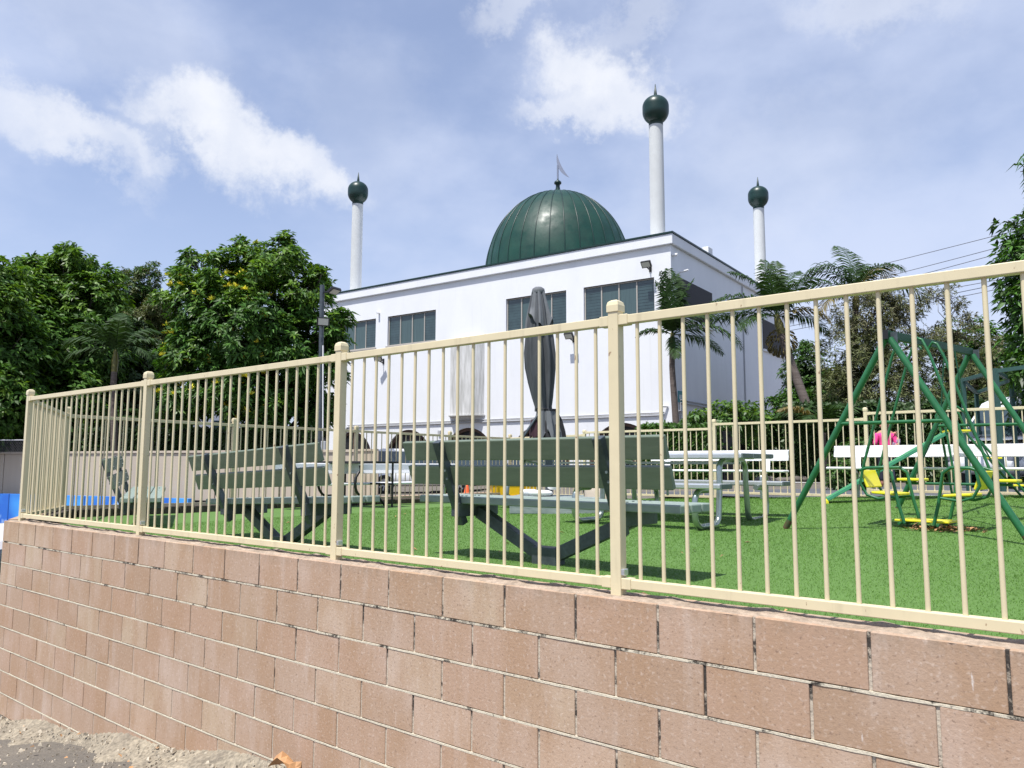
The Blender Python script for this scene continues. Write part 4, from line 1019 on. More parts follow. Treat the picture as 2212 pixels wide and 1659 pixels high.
# dry palm sheath of leaves on the turf
def litter():
    c_ = at(2030, 1150, 7.4); t = empty('dry_branch', (c_.x, c_.y, .02), 0, 'fallen dry branch with curled brown leaves on the turf under the swing', 'branch')
    a, b = at(1955, 1148, 7.35), at(2120, 1158, 7.1); a.z = .03; b.z = .03
    mb = MB(); mb.tube([a, a.lerp(b, .5)+Vector((0,0,.02)), b], [.005,.004,.002], 6); mb.build('twig', M['bark'], t, world=True)
    lf = MB(); rng = random.Random(9)
    for i in range(150):
        k = rng.uniform(.12, .95); p = a.lerp(b, k)+Vector((rng.gauss(0,.02), rng.gauss(0,.05), rng.uniform(.0,.05)))
        ang = rng.uniform(0, 6.28); l = rng.uniform(.04,.085); w_ = l*.22; up = rng.uniform(-.2,.7)
        d = Vector((math.cos(ang), math.sin(ang), up)).normalized(); s_ = d.cross(Vector((0,0,1))).normalized()
        lf.add([p, p+d*l*.5+s_*w_+Vector((0,0,.008)), p+d*l, p+d*l*.5-s_*w_+Vector((0,0,.008))], [(0,1,2,3)])
    lf.build('leaf', M['dryleaf'], t, world=True)['kind'] = 'stuff'
    # scattered single leaves
    mb = MB()
    for i in range(46):
        e, n = rng.uniform(-7.5, 1.0), 3.0+9*rng.random()**1.3; p = W(e, n, lawn_z(e, n)+.012); ang = rng.uniform(0, 6.28); l = rng.uniform(.015,.04)
        d = Vector((math.cos(ang), math.sin(ang), rng.uniform(0,.4))); s_ = Vector((-d.y, d.x, 0))*.35
        mb.add([p-d*l, p+s_*l+Vector((0,0,.01)), p+d*l, p-s_*l+Vector((0,0,.008))], [(0,1,2,3)])
    for i in range(30):
        e = rng.uniform(-8, -2.4); n = WO-rng.uniform(.03,.5); p = W(e, n); p.z = ground_z(p.x, p.y)+.07; ang = rng.uniform(0, 6.28); l = rng.uniform(.01,.03)
        d = Vector((math.cos(ang), math.sin(ang), .2)); s_ = Vector((-d.y, d.x, 0))*.4
        mb.add([p-d*l, p+s_*l+Vector((0,0,.01)), p+d*l, p-s_*l], [(0,1,2,3)])
    o = mb.build('leaf_litter', M['dryleaf']); tag(o, kind='stuff')
    gv = MB()
    for i in range(900):
        e = rng.uniform(-8.8, -2.9); q_ = rng.random(); n = WO-.02-.75*q_**1.6; p = W(e, n); wd_ = .30
        z_ = ground_z(p.x, p.y)+max(0, .085*(1-(WO-n)/.32)); r = rng.uniform(.004,.013)*(1 if rng.random() < .93 else 1.9)
        a0 = rng.uniform(0, 3); st_ = [(math.cos(a0+k*2.09)*r*rng.uniform(.7,1.2), math.sin(a0+k*2.09)*r*rng.uniform(.7,1.2)) for k in range(3)]
        gv.add([(p.x+a, p.y+b, z_-.004) for a, b in st_]+[(p.x+a*.5, p.y+b*.5, z_+r*.8) for a, b in st_], [(0,1,4,3),(1,2,5,4),(2,0,3,5),(3,4,5)])
    tag(gv.build('gravel', mat('pale_gravel', (.42,.37,.29), .95, island=.55)), kind='stuff')
    # large dry leaf at the foot of the wall
    p = W(-3.72, WO-.12); p.z = ground_z(p.x, p.y)+.10
    t = empty('curled_leaf', p, 0, 'large curled tan leaf lying at the foot of the block wall', 'leaf')
    mb = MB(); K = 7; vs = []
    for i in range(K):
        u = i/(K-1); wd = .055*math.sin(math.pi*(.08+.84*u))
        for j in range(5):
            v = j/4-.5; vs.append((-.09+.18*u, 2*v*wd, .025+.05*abs(v)*2*math.sin(u*5)+.03*u+rng.uniform(-.006,.006)))
    mb.add(vs, [(i*5+j, i*5+j+1, (i+1)*5+j+1, (i+1)*5+j) for i in range(K-1) for j in range(4)]); mb.build('blade', mat('tan_leaf', (.50,.27,.12), .7, var=.3, vscale=20), t)
litter()

# ------------------------------------------------------------------ beyond the playground
def far_wall():
    L = (CW1-CW0).length; rz = math.atan2(cwd.y, cwd.x)
    a = CW0-cwd*14
    t = empty('boundary_wall', (a.x, a.y, -.45), rz, 'long beige concrete panel wall behind the left fence', 'wall')
    Lt = L+14
    k = 0; x = 0
    while x < Lt-.3:
        b = min(x+2.4, Lt); mb = MB(); mb.box(x+.02, b-.02, 0, .12, .02, 1.42); mb.build('panel', M['cwall'], t, bevel=.01); x = b
    mb = MB(); mb.box(0, Lt, -.04, .16, 1.425, 1.50); mb.build('coping', M['cwall'], t, bevel=.01)
    mb = MB(); mb.box(0, Lt, .03, .09, .0, 1.41); mb.build('backing', M['dark_frame'], t)
    # mural wall below
    a2 = a-cwn*.55
    t = empty('mural_wall', (a2.x, a2.y, -1.65), rz, 'low blue sea mural wall with clouds below the beige wall', 'wall')
    Lm = 14+(Vector((-9.15,23.2,0))-CW0).dot(cwd)
    mb = MB(); mb.box(0, Lm, 0, .14, 0, 1.30); mb.build('painted_panel', M['mural'], t)
    mb = MB(); x = .0
    while x < Lm: mb.box(x, x+.04, -.012, -.002, 0, 1.30); x += 1.2
    mb.build('panel_joint', mat('deep_blue_paint', (.015,.10,.42), .6), t)
    mb = MB(); x0 = 14.6; mb.prism([(x0,.05),(x0+.34,.05),(x0+.26,.95),(x0+.17,1.22),(x0+.08,.95)], -.026, -.016, 'y'); mb.build('painted_rocket', M['white_p'], t)
    mb = MB()
    for zz in (.25, .62): mb.lathe([(.0,-.004),(.09,-.004),(.09,.0),(0,.0)], 16); 
    mb = MB()
    for zz in (.28, .66): mb.prism([(13.72+.08*math.cos(2*math.pi*k/14), zz+.12*math.sin(2*math.pi*k/14)) for k in range(14)], -.026, -.016, 'y')
    mb.build('painted_fish', M['redlamp'], t)
    # paling screen between wall end and the parking
    a3 = at(765, 972, 19.5); b3 = at(812, 972, 19.0)
    t = empty('paling_fence', (a3.x, a3.y, -.42), math.atan2(b3.y-a3.y, b3.x-a3.x), 'short beige paling screen beside the white parked car', 'fence')
    mb = MB(); L3 = (b3-a3).length; x = 0
    while x < L3: mb.box(x+.004, x+.096, 0, .03, 0, 1.40); x += .10
    mb.build('paling', M['paling'], t); mb = MB(); mb.box(-.03, L3+.03, -.03, .06, 1.405, 1.45); mb.build('cap_rail', M['paling'], t)
far_wall()
def lamp_post():
    b = at(691, 975, 23.5); top = at(696, 616, 23.5)
    t = empty('light_pole', (b.x, b.y, -.4), 0, 'slim grey light pole with floodlights in front of the flowering tree', 'light pole')
    mb = MB(); mb.tube([(b.x, b.y, -.4), (top.x, top.y, top.z)], .072, 14); mb.build('pole', M['galv'], t, world=True)
    mb = MB(); mb.tube([(b.x+.14, b.y-.08, -.2), (top.x+.10, b.y-.08, top.z-1.9)], .022, 8); mb.build('conduit', M['white_p'], t, world=True)
    mb = MB(); mb.box(b.x+.06, b.x+.20, b.y-.16, b.y-.06, .95, 1.35); mb.build('meter_box', M['pipe'], t, world=True, bevel=.01)
    for i, (px, py, rx, rzz) in enumerate(((722, 628, 60, 60), (698, 695, 12, 20))):
        c_ = at(px, py, 23.3); fl = empty('floodlight', c_, 0, parent=None); bpy.context.view_layer.update(); fl.parent = t; fl.matrix_parent_inverse = t.matrix_world.inverted()
        mt = Matrix.Translation(c_) @ Matrix.Rotation(R(rzz), 4, 'Z') @ Matrix.Rotation(R(rx), 4, 'X')
        a = MB(); a.box(-.19, .19, -.045, .045, -.13, .13, mt); a.beam(c_, Vector((top.x, top.y+.02, c_.z-.02)), .05, .05); a.build('lamp_body', M['black'], fl, world=True, bevel=.01)
        a = MB(); a.box(-.15, .15, -.052, -.046, -.10, .10, mt); a.build('lamp_lens', M['lamp'], fl, world=True)
lamp_post()

# ------------------------------------------------------------------ vehicles
def car(name, loc, rz, label, paint, kind='suv', group='cars parked by the mosque'):
    t = empty(name, loc, rz, label, 'van' if kind == 'van' else 'car', group)
    if kind == 'suv':
        L, Wd = 4.5, 1.82; low = [(-2.25,.42,.72),(-2.15,.30,.95),(-1.6,.26,1.02),(0,.26,1.0),(1.3,.26,.98),(1.9,.28,.90),(2.2,.34,.78),(2.27,.44,.62)]
        cab = [(-2.12,1.0,1.02),(-1.95,1.0,1.52),(-1.4,1.0,1.66),(.2,1.0,1.64),(.6,1.0,1.52),(1.25,1.0,1.02)]; wx = (-1.35, 1.38); wr = .35
    elif kind == 'hatch':
        L, Wd = 4.1, 1.74; low = [(-2.05,.40,.70),(-1.95,.26,.92),(-1.4,.22,.95),(0,.22,.93),(1.1,.22,.90),(1.75,.25,.80),(2.0,.32,.68),(2.07,.42,.55)]
        cab = [(-1.95,.93,.96),(-1.70,.93,1.32),(-1.2,.93,1.46),(.1,.93,1.45),(.45,.93,1.35),(1.15,.93,.93)]; wx = (-1.25, 1.28); wr = .31
    else:
        L, Wd = 4.9, 1.9; low = [(-2.45,.36,1.2),(-2.35,.30,1.25),(-1.5,.26,1.25),(0,.26,1.25),(1.5,.26,1.15),(2.1,.28,1.0),(2.4,.34,.82),(2.48,.44,.6)]
        cab = [(-2.4,1.22,1.9),(-2.3,1.22,2.15),(-1.5,1.22,2.22),(.9,1.22,2.2),(1.3,1.22,2.05),(2.0,1.15,1.16)]; wx = (-1.5, 1.55); wr = .34
    hw = Wd/2; mb = MB(); vs = []
    for x, z0, z1 in low:
        tp = 1-.06*abs(x/(L/2))**4
        vs += [(x, s_*hw*q*tp, z) for s_, q, z in ((-1,.88,z0),(-1,1,z0+.12),(-1,1.0,(z0+z1)/2+.05),(-1,.93,z1),(1,.93,z1),(1,1,(z0+z1)/2+.05),(1,1,z0+.12),(1,.88,z0))]
    n = len(low); fs = [(i*8+k, i*8+(k+1)%8, (i+1)*8+(k+1)%8, (i+1)*8+k) for i in range(n-1) for k in range(8)]+[tuple(range(8)), tuple(range((n-1)*8, n*8))]
    mb.add(vs, fs, True); body = mb.build('body', paint, t)
    md = body.modifiers.new('s', 'SUBSURF'); md.levels = 1; md.render_levels = 1
    mb = MB(); vs = []
    for x, z0, z1 in cab: vs += [(x, -hw*.92, z0-.04), (x, -hw*(.92-.22*(z1-z0)), z1), (x, hw*(.92-.22*(z1-z0)), z1), (x, hw*.92, z0-.04)]
    n = len(cab); fs = [(i*4+k, i*4+(k+1)%4, (i+1)*4+(k+1)%4, (i+1)*4+k) for i in range(n-1) for k in range(4)]+[(0,1,2,3), tuple(range((n-1)*4, n*4))]
    mb.add(vs, fs); mb.build('cabin', paint, t, bevel=.05, seg=3)
    # glass: side strips, windscreen, rear screen, each a little proud of the cabin
    for s_ in (-1, 1):
        mb = MB(); pts = []
        c2 = cab[1:-1]; x0, x1 = cab[0][0]+.28, cab[-1][0]-.22; zb = cab[0][1]+.05; zt = cab[2][2]-.10
        poly = [(x0, zb), (cab[1][0]+.30, zt), (cab[3][0]+.05, zt-.01), (x1-.0, zb)]
        k = hw*(.92-.22*(zt-cab[0][1]))
        v_ = [(x, s_*(hw*.92+.012 if z < zt-.05 else k+.014), z) for x, z in poly]; mb.add(v_, [(0,1,2,3)]); mb.build('side_window', M['carglass'], t)
    def screen(name_, a, b, dx):
        mb = MB(); za, zb = a[1]+.06, b[2]-.05; ya, yb = hw*.80, hw*.66
        mb.add([(a[0]+dx, -ya, za), (a[0]+dx, ya, za), (b[0]+dx, yb, zb), (b[0]+dx, -yb, zb)], [(0,1,2,3)]); mb.build(name_, M['carglass'], t)
    screen('windscreen', (cab[-1][0], cab[-1][1]), (cab[-2][0], 0, cab[-2][2]), .03)
    screen('rear_window', (cab[0][0], cab[0][1]), (cab[1][0], 0, cab[1][2]), -.025)
    for x in wx:
        for s_ in (-1, 1):
            wl_ = empty('wheel', (x, s_*(hw-.09), wr), 0, parent=t)
            a = MB(); prof = [(wr*.62,-.11),(wr*.93,-.11),(wr,-.07),(wr,.07),(wr*.93,.11),(wr*.62,.11)]
            mt = Matrix.Rotation(R(90), 4, 'X'); a.lathe(prof, 28); a.v = [tuple(mt @ Vector(p)) for p in a.v]; a.build('tyre', M['tyre'], wl_)
            a = MB(); a.lathe([(0,s_*-.06),(wr*.15,s_*-.085),(wr*.2,s_*-.06),(wr*.55,s_*-.05),(wr*.64,s_*-.09)], 24); 
            a.v = [tuple(mt @ Vector(p)) for p in a.v]; a.build('rim', M['dark'], wl_)
            a = MB()
            for k in range(7):
                an_ = 2*math.pi*k/7; a.beam((wr*.1*math.cos(an_), s_*.085, wr*.1*math.sin(an_)), (wr*.62*math.cos(an_), s_*.092, wr*.62*math.sin(an_)), wr*.14, .02, up=(0,1,0))
            a.build('rim_spokes', M['rim'], wl_)
    for s_ in (-1, 1):
        a = MB(); a.box(low[0][0]-.015, low[0][0]+.10, min(s_*hw*.62, s_*hw*.93), max(s_*hw*.62, s_*hw*.93), low[1][2]-.22, low[1][2]-.02); a.build('tail_lamp', M['redlamp'], t, bevel=.02)
        a = MB(); a.box(low[-1][0]-.22, low[-1][0]-.02, min(s_*hw*.6, s_*hw*.90), max(s_*hw*.6, s_*hw*.90), low[-2][2]-.19, low[-2][2]-.04); a.build('headlight', M['steel'], t, bevel=.02)
        a = MB(); a.box(cab[-1][0]-.35, cab[-1][0]-.17, min(s_*(hw+.0), s_*(hw+.17)), max(s_*(hw+.0), s_*(hw+.17)), cab[0][1]+.02, cab[0][1]+.17); a.build('mirror', paint, t, bevel=.03)
    return t
def gpt(x, Y, z=-.42):
    p = at(x, 1000, Y); return (p.x, p.y, z)
car('parked_car', gpt(905, 29.4), R(14), 'white hatchback with alloy wheels parked between the two nearest green benches', M['carwhite'], 'suv')
car('parked_car', gpt(1045, 31.0), R(4), 'silver car whose lower body shows behind the orange cone', M['carsilver'], 'suv')
car('parked_car', gpt(1168, 31.0), R(-5), 'dark car parked behind the folded umbrella foot', M['cardark'], 'suv')
car('parked_car', gpt(597, 28.5, -.52), R(-10), 'pale car showing its roof over the beige wall under the tree', M['carwhite'], 'hatch')
p = at(430, 985, 33); car('parked_car', (p.x, p.y, -.45), R(8), 'dark car behind the beige wall beneath the flowering tree', M['cardark'], 'hatch')
p = at(250, 985, 34); car('parked_car', (p.x, p.y, -.45), R(8), 'silver car behind the beige wall beneath the palm', M['carsilver'], 'hatch')
car('parked_car', (-7.76, 9.5, -1.58), R(177), 'white car at the left edge below the end of the block wall', M['carwhite'], 'hatch')
p = at(2262, 990, 19.0); car('parked_van', (p.x, p.y, .14), R(205), 'white van at the right edge beyond the rear fence', M['carwhite'], 'van')
def cone(loc, label):
    t = empty('traffic_cone', loc, 0, label, 'traffic cone', 'orange cones by the parked cars')
    a = MB(); a.lathe([(.13,.03),(.035,.52),(.03,.53),(0,.53)], 20); a.build('cone_body', M['orange'], t)
    a = MB(); a.box(-.17, .17, -.17, .17, 0, .03); a.build('base', M['orange'], t, bevel=.01)
cone(gpt(1009, 17.2, -.33), 'orange traffic cone left of the yellow tub')
cone(gpt(1143, 18.4, -.33), 'orange traffic cone right of the yellow tub')
def tub():
    c_ = gpt(1107, 15.9, -.30); t = empty('yellow_tub', c_, R(5), 'large yellow plastic tub behind the nearest bench', 'tub')
    a = MB(); vs = []
    for s_, z in ((.40,0),(.46,.62),(.50,.62),(.50,.68),(.46,.68),(.42,.05)): vs += [(x*s_, y*s_*.8, z) for x, y in ((-1,-1),(1,-1),(1,1),(-1,1))]
    fs = [(0,1,2,3),(20,21,22,23)]+[(r_*4+k, r_*4+(k+1)%4, r_*4+4+(k+1)%4, r_*4+4+k) for r_ in range(5) for k in range(4)]
    a.add(vs, fs); a.build('tub_body', M['yellow2'], t, bevel=.03)
    a = MB(); a.box(-.30, .30, -.38, -.36, .30, .34); a.build('rib', M['yellow2'], t, bevel=.01)
tub()
def teal_frame():
    t = empty('steel_frame', gpt(2150, 15.0, .12), 0, 'teal painted steel frame of posts at the right beyond the fence', 'frame')
    P = [at(x, 1000, Y) for x, Y in ((2090, 15), (2118, 18.5), (2163, 14.0), (2196, 17.0))]
    H = [2.36, 2.45, 2.42, 2.6]
    for p, h in zip(P, H): a = MB(); a.beam((p.x, p.y, .1), (p.x, p.y, h), .075, .075, up=(0,1,0)); a.build('post', M['teal_steel'], t, world=True, bevel=.006)
    for i, j in ((0,1),(0,2),(1,3),(2,3)):
        a = MB(); a.beam((P[i].x, P[i].y, H[i]-.05), (P[j].x, P[j].y, H[j]-.05), .06, .07); a.build('beam', M['teal_steel'], t, world=True, bevel=.006)
    e = at(2330, 1000, 13.5); a = MB(); a.beam((P[2].x, P[2].y, H[2]-.05), (e.x, e.y, 2.5), .06, .07); a.build('beam', M['teal_steel'], t, world=True)
teal_frame()

# ------------------------------------------------------------------ plants
def leaf_cloud(name, m, centers, axes, k, ln, wd, parent, rng, spread=(55, 95), droop=.25, jit=.35):
    """rosettes of k pointed leaves at each centre"""
    Nn = len(centers); T = Nn*k
    c = np.repeat(centers, k, 0); ax = np.repeat(axes, k, 0); ax /= np.linalg.norm(ax, axis=1)[:,None]+1e-9
    ref = rng.normal(size=(T, 3)); t1 = np.cross(ax, ref); t1 /= np.linalg.norm(t1, axis=1)[:,None]+1e-9
    th = np.radians(rng.uniform(spread[0], spread[1], T)); d = ax*np.cos(th)[:,None]+t1*np.sin(th)[:,None]
    l = ln*(1-jit+2*jit*rng.random(T)); w_ = wd*l/ln
    side = np.cross(d, ax+rng.normal(0,.35,(T,3))); side /= np.linalg.norm(side, axis=1)[:,None]+1e-9
    b0 = c+d*(l*.08)[:,None]; mid = c+d*(l*.5)[:,None]; tip = c+d*l[:,None]; tip[:,2] -= droop*l
    V = np.stack([b0, mid+side*w_[:,None], tip, mid-side*w_[:,None]], 1).reshape(-1, 3)
    return mesh_np(name, V, np.arange(T*4).reshape(-1, 4), m, parent)
def lobes_pts(lobes, n, rng, shell=.55, gap=.0, seed=0):
    w_ = np.array([a[3]*a[4]*a[5] for a in lobes])**.8; w_ /= w_.sum(); idx = rng.choice(len(lobes), n, p=w_)
    L_ = np.array(lobes)[idx]; u = rng.normal(size=(n, 3)); u /= np.linalg.norm(u, axis=1)[:,None]
    r = shell+(1-shell)*rng.random(n)**.6; r = np.where(rng.random(n) < .25, rng.random(n)**.5*shell, r)
    r *= 1+.10*np.sin(u[:,0]*7+L_[:,0]*3)*np.sin(u[:,2]*6+L_[:,1])+.06*rng.normal(size=n)
    P = L_[:,:3]+u*L_[:,3:6]*r[:,None]
    if gap:
        f = np.sin(P[:,0]*2.3+seed)*np.sin(P[:,1]*2.1+seed*2)*np.sin(P[:,2]*2.6+seed)+.5*np.sin(P[:,0]*5.1)*np.sin(P[:,2]*4.7+seed)
        k = f > -gap; P, u, L_ = P[k], u[k], L_[k]
    ax = u*.8+np.array([0,0,.75]); return P, ax
def tree(name, label, base, trunk_h, lobes, nro, ln, wd, mats, k=7, trunk_r=.16, seed=1, gap=.45, limbs=True, cat='tree', group=None, flowers=0, spread=(50,95), droop=.25, bark=None, twig=1.):
    rng = np.random.default_rng(seed); base = Vector(base); t = empty(name, base, 0, label, cat, group)
    lob = [tuple(np.array(a)) for a in lobes]
    zmid = np.mean([a[2] for a in lob])
    for a in list(lob):
        if a[2] < zmid-1 or a[3] < .5: continue
        for _ in range(3):
            u = rng.normal(size=3); u /= np.linalg.norm(u); u[2] = abs(u[2])*.9+.1; q_ = a[3]*rng.uniform(.16,.30)
            lob.append((a[0]+u[0]*a[3]*1.05, a[1]+u[1]*a[4]*1.05, a[2]+u[2]*a[5]*1.08, q_, q_, q_*.8))
    tk = MB(); fork = base+Vector((rnd(-.1,.1), rnd(-.1,.1), trunk_h))
    tk.tube([base-Vector((0,0,.2)), base.lerp(fork, .5)+Vector((.06*trunk_h/2,0,0)), fork], [trunk_r*1.15, trunk_r*.9, trunk_r*.75], 10)
    if limbs:
        for a in lob[:len(lobes)]:
            c_ = Vector(a[:3]); m_ = fork.lerp(c_, .5)+Vector((rng.normal()*.15, rng.normal()*.15, .25))
            tk.tube([fork-Vector((0,0,.1)), m_, c_], [trunk_r*.55, trunk_r*.35, trunk_r*.15], 7)
            for _ in range(int(8*twig)):
                u = rng.normal(size=3); u /= np.linalg.norm(u); u[2] = abs(u[2])*.7
                q = c_+Vector((u[0]*a[3], u[1]*a[4], u[2]*a[5]))*.86; s_ = m_.lerp(c_, rng.uniform(.3,1))
                tk.tube([s_, s_.lerp(q, .5)+Vector((rng.normal()*.08,rng.normal()*.08,.05)), q], [trunk_r*.16, trunk_r*.10, trunk_r*.04], 5, cap=False)
    tk.build('trunk', bark or M['bark'], t, world=True)
    P, ax = lobes_pts(lob, nro, rng, gap=gap, seed=seed); off = np.array(base)
    cuts = np.array_split(rng.permutation(len(P)), 1)
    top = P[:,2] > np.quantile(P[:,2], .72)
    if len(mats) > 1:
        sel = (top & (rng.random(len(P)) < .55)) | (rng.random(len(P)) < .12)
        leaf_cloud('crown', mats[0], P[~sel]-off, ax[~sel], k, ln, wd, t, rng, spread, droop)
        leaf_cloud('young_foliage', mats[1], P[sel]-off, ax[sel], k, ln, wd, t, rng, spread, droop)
    else: leaf_cloud('crown', mats[0], P-off, ax, k, ln, wd, t, rng, spread, droop)
    if flowers:
        Pf, af = lobes_pts(lob, flowers, rng, shell=.93, seed=seed+5)
        Pf = Pf[(Pf[:,0] < np.quantile(Pf[:,0], .62)) & (Pf[:,1] < np.quantile(Pf[:,1], .7))]
        f_ = leaf_cloud('flowers', M['flower'], Pf-off, np.tile([0,0,1.], (len(Pf), 1)), 16, .16, .03, t, rng, (10, 100), 0)
        f_['kind'] = 'stuff'
    return t
def lobe(x, y, Y, rx, ry_=None, rz=None):
    """crown lobe seen round (x, y) at distance Y with a radius in metres"""
    p = at(x, y, Y); return (p.x, p.y, p.z, rx, ry_ or rx, rz or rx)
px27 = 27/1670
# golden penda with yellow flowers
b = at(600, 1000, 27.5)
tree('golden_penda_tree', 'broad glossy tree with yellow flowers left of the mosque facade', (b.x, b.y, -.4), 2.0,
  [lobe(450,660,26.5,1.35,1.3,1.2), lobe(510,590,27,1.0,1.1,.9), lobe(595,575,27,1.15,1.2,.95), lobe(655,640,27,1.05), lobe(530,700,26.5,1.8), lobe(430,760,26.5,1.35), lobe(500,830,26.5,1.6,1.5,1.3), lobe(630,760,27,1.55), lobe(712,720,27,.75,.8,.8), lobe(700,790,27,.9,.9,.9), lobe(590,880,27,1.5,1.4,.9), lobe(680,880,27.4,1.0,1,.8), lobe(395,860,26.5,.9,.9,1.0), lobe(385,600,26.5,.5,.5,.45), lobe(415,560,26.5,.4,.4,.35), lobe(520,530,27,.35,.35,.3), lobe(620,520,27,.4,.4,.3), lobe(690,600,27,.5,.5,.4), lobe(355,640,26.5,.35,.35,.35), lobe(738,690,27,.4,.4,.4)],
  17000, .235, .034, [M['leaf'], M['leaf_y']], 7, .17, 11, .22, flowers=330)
# big tree mass at the left
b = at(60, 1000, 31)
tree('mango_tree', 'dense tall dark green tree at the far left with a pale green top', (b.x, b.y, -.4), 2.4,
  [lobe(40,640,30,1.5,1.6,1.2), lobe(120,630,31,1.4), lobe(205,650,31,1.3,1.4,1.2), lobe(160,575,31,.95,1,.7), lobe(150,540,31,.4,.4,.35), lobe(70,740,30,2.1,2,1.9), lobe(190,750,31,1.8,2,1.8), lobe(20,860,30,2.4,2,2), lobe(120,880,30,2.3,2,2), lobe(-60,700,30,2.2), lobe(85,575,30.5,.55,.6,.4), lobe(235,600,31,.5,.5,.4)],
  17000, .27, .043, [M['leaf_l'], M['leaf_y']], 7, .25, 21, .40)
b = at(-70, 1000, 27)
tree('fig_tree', 'dark green tree cut by the left picture edge', (b.x, b.y, -.4), 2.4,
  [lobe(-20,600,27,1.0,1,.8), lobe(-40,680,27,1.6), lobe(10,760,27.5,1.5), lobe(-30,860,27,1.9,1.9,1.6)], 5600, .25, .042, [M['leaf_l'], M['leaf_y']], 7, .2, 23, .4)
b = at(265, 1000, 34)
tree('dark_understory_tree', 'very dark leafy tree behind the fan palm', (b.x, b.y, -.4), 1.6,
  [lobe(240,800,33,2.1), lobe(190,880,33,2.0), lobe(300,860,34,1.7), lobe(250,900,33,1.8,1.8,1.2),lobe(340,930,34,1.2,1.2,.8)], 5200, .30, .05, [M['hedge_d']], 7, .2, 25, .8)
b = at(290, 1000, 36)
tree('olive_tree', 'fine leaved olive brown tree between the two large green trees', (b.x, b.y, -.4), 3.5,
  [lobe(285,640,35,1.1,1,1.2), lobe(300,700,35,1.7,1.5,1.5), lobe(345,680,35,1.0,1,1.1), lobe(325,600,35,.5,.5,.7), lobe(350,760,35,1.2), lobe(250,740,35,1.1)], 9500, .16, .019, [M['leaf_o'], M['hedge']], 9, .12, 31, .4, spread=(20,100))
# tree line closing the view behind
def hedge(name, label, corners, z0, z1, th, n, ln, wd, m, seed=3, k=6, cat='hedge'):
    rng = np.random.default_rng(seed); a, b = Vector(corners[0]), Vector(corners[1]); t = empty(name, (a.x, a.y, z0), 0, label, cat)
    d = (b-a); L = d.length; d.normalize(); q = Vector((-d.y, d.x, 0))
    u = rng.random(n)*L; v = rng.random(n); w_ = rng.uniform(-th/2, th/2, n); face = rng.random(n)
    w_ = np.where(face < .6, -th/2+.08*rng.random(n), w_); v = np.where((face > .6) & (face < .85), 1-.04*rng.random(n), v)
    zz = z0+(z1-z0)*v+.05*np.sin(u*3)+.04*rng.normal(size=n)
    P = np.outer(u, np.array(d))+np.outer(w_, np.array(q))+np.array([a.x, a.y, 0]); P[:,2] += zz
    ax = np.tile(np.array(-q)*.8+np.array([0,0,.6]), (n, 1))+rng.normal(0,.4,(n,3))
    leaf_cloud('foliage', m, P-np.array([a.x, a.y, z0]), ax, k, ln, wd, t, rng, (40, 100), .2)
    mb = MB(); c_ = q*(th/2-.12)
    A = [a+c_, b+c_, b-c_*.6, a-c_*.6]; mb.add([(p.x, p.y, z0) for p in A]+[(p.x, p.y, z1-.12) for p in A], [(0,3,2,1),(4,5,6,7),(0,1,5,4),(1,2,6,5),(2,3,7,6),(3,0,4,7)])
    mb.build('dark_core', M['dark'], t, world=True)  # solid core box, coloured near-black for the shade deep inside the leaves
    return t
p0, p1 = at(1400, 1000, 22.5), at(1570, 1000, 21.0)
hedge('leafy_hedge', 'light green leafy hedge at the corner of the mosque', ((p0.x,p0.y,0),(p1.x,p1.y,0)), .12, 1.70, 1.0, 3200, .14, .03, M['hedge'], 3)
p0, p1 = at(1570, 1000, 26), at(1760, 1000, 30)
hedge('clipped_hedge', 'clipped dark hedge with a bright top along the side of the mosque', ((p0.x,p0.y,0),(p1.x,p1.y,0)), .12, 2.35, 1.6, 4200, .13, .03, M['hedge'], 4)
b = at(1545, 1000, 23)
tree('lemon_bush', 'pale green bush rising above the hedge before the side wall', (b.x, b.y, .12), .8, [lobe(1530,915,22.5,.6,.5,.45), lobe(1580,900,22.5,.7,.5,.5), lobe(1500,935,22.5,.5), lobe(1620,915,23,.55)], 900, .17, .03, [M['hedge'], M['leaf_y']], 6, .04, 41, .5, cat='bush')
p0, p1 = at(1700, 1000, 27), at(2330, 1000, 24)
hedge('shrub_bank', 'dark shrub bank behind the rear fence at the right', ((p0.x,p0.y,0),(p1.x,p1.y,0)), .12, 2.6, 2.6, 9000, .20, .04, M['hedge_d'], 5, cat='shrubs')
b = at(1848, 1000, 17)
tree('round_shrub', 'rounded green shrub at the foot of the rear fence post', (b.x, b.y, .12), .3, [lobe(1835,1010,16.5,.42,.4,.5), lobe(1812,1035,16.5,.3,.3,.28), lobe(1850,975,16.5,.3,.3,.3), lobe(1848,1035,16.5,.35,.3,.3)], 1300, .10, .02, [M['hedge'], M['hedge_d']], 6, .03, 43, .6, cat='bush')
p0, p1 = at(-40, 1000, 29), at(690, 1000, 27)
hedge('undergrowth', 'dark undergrowth along the back of the beige wall', ((p0.x,p0.y,0),(p1.x,p1.y,0)), -.4, 1.75, 1.6, 7000, .24, .045, M['hedge_d'], 6, cat='shrubs')
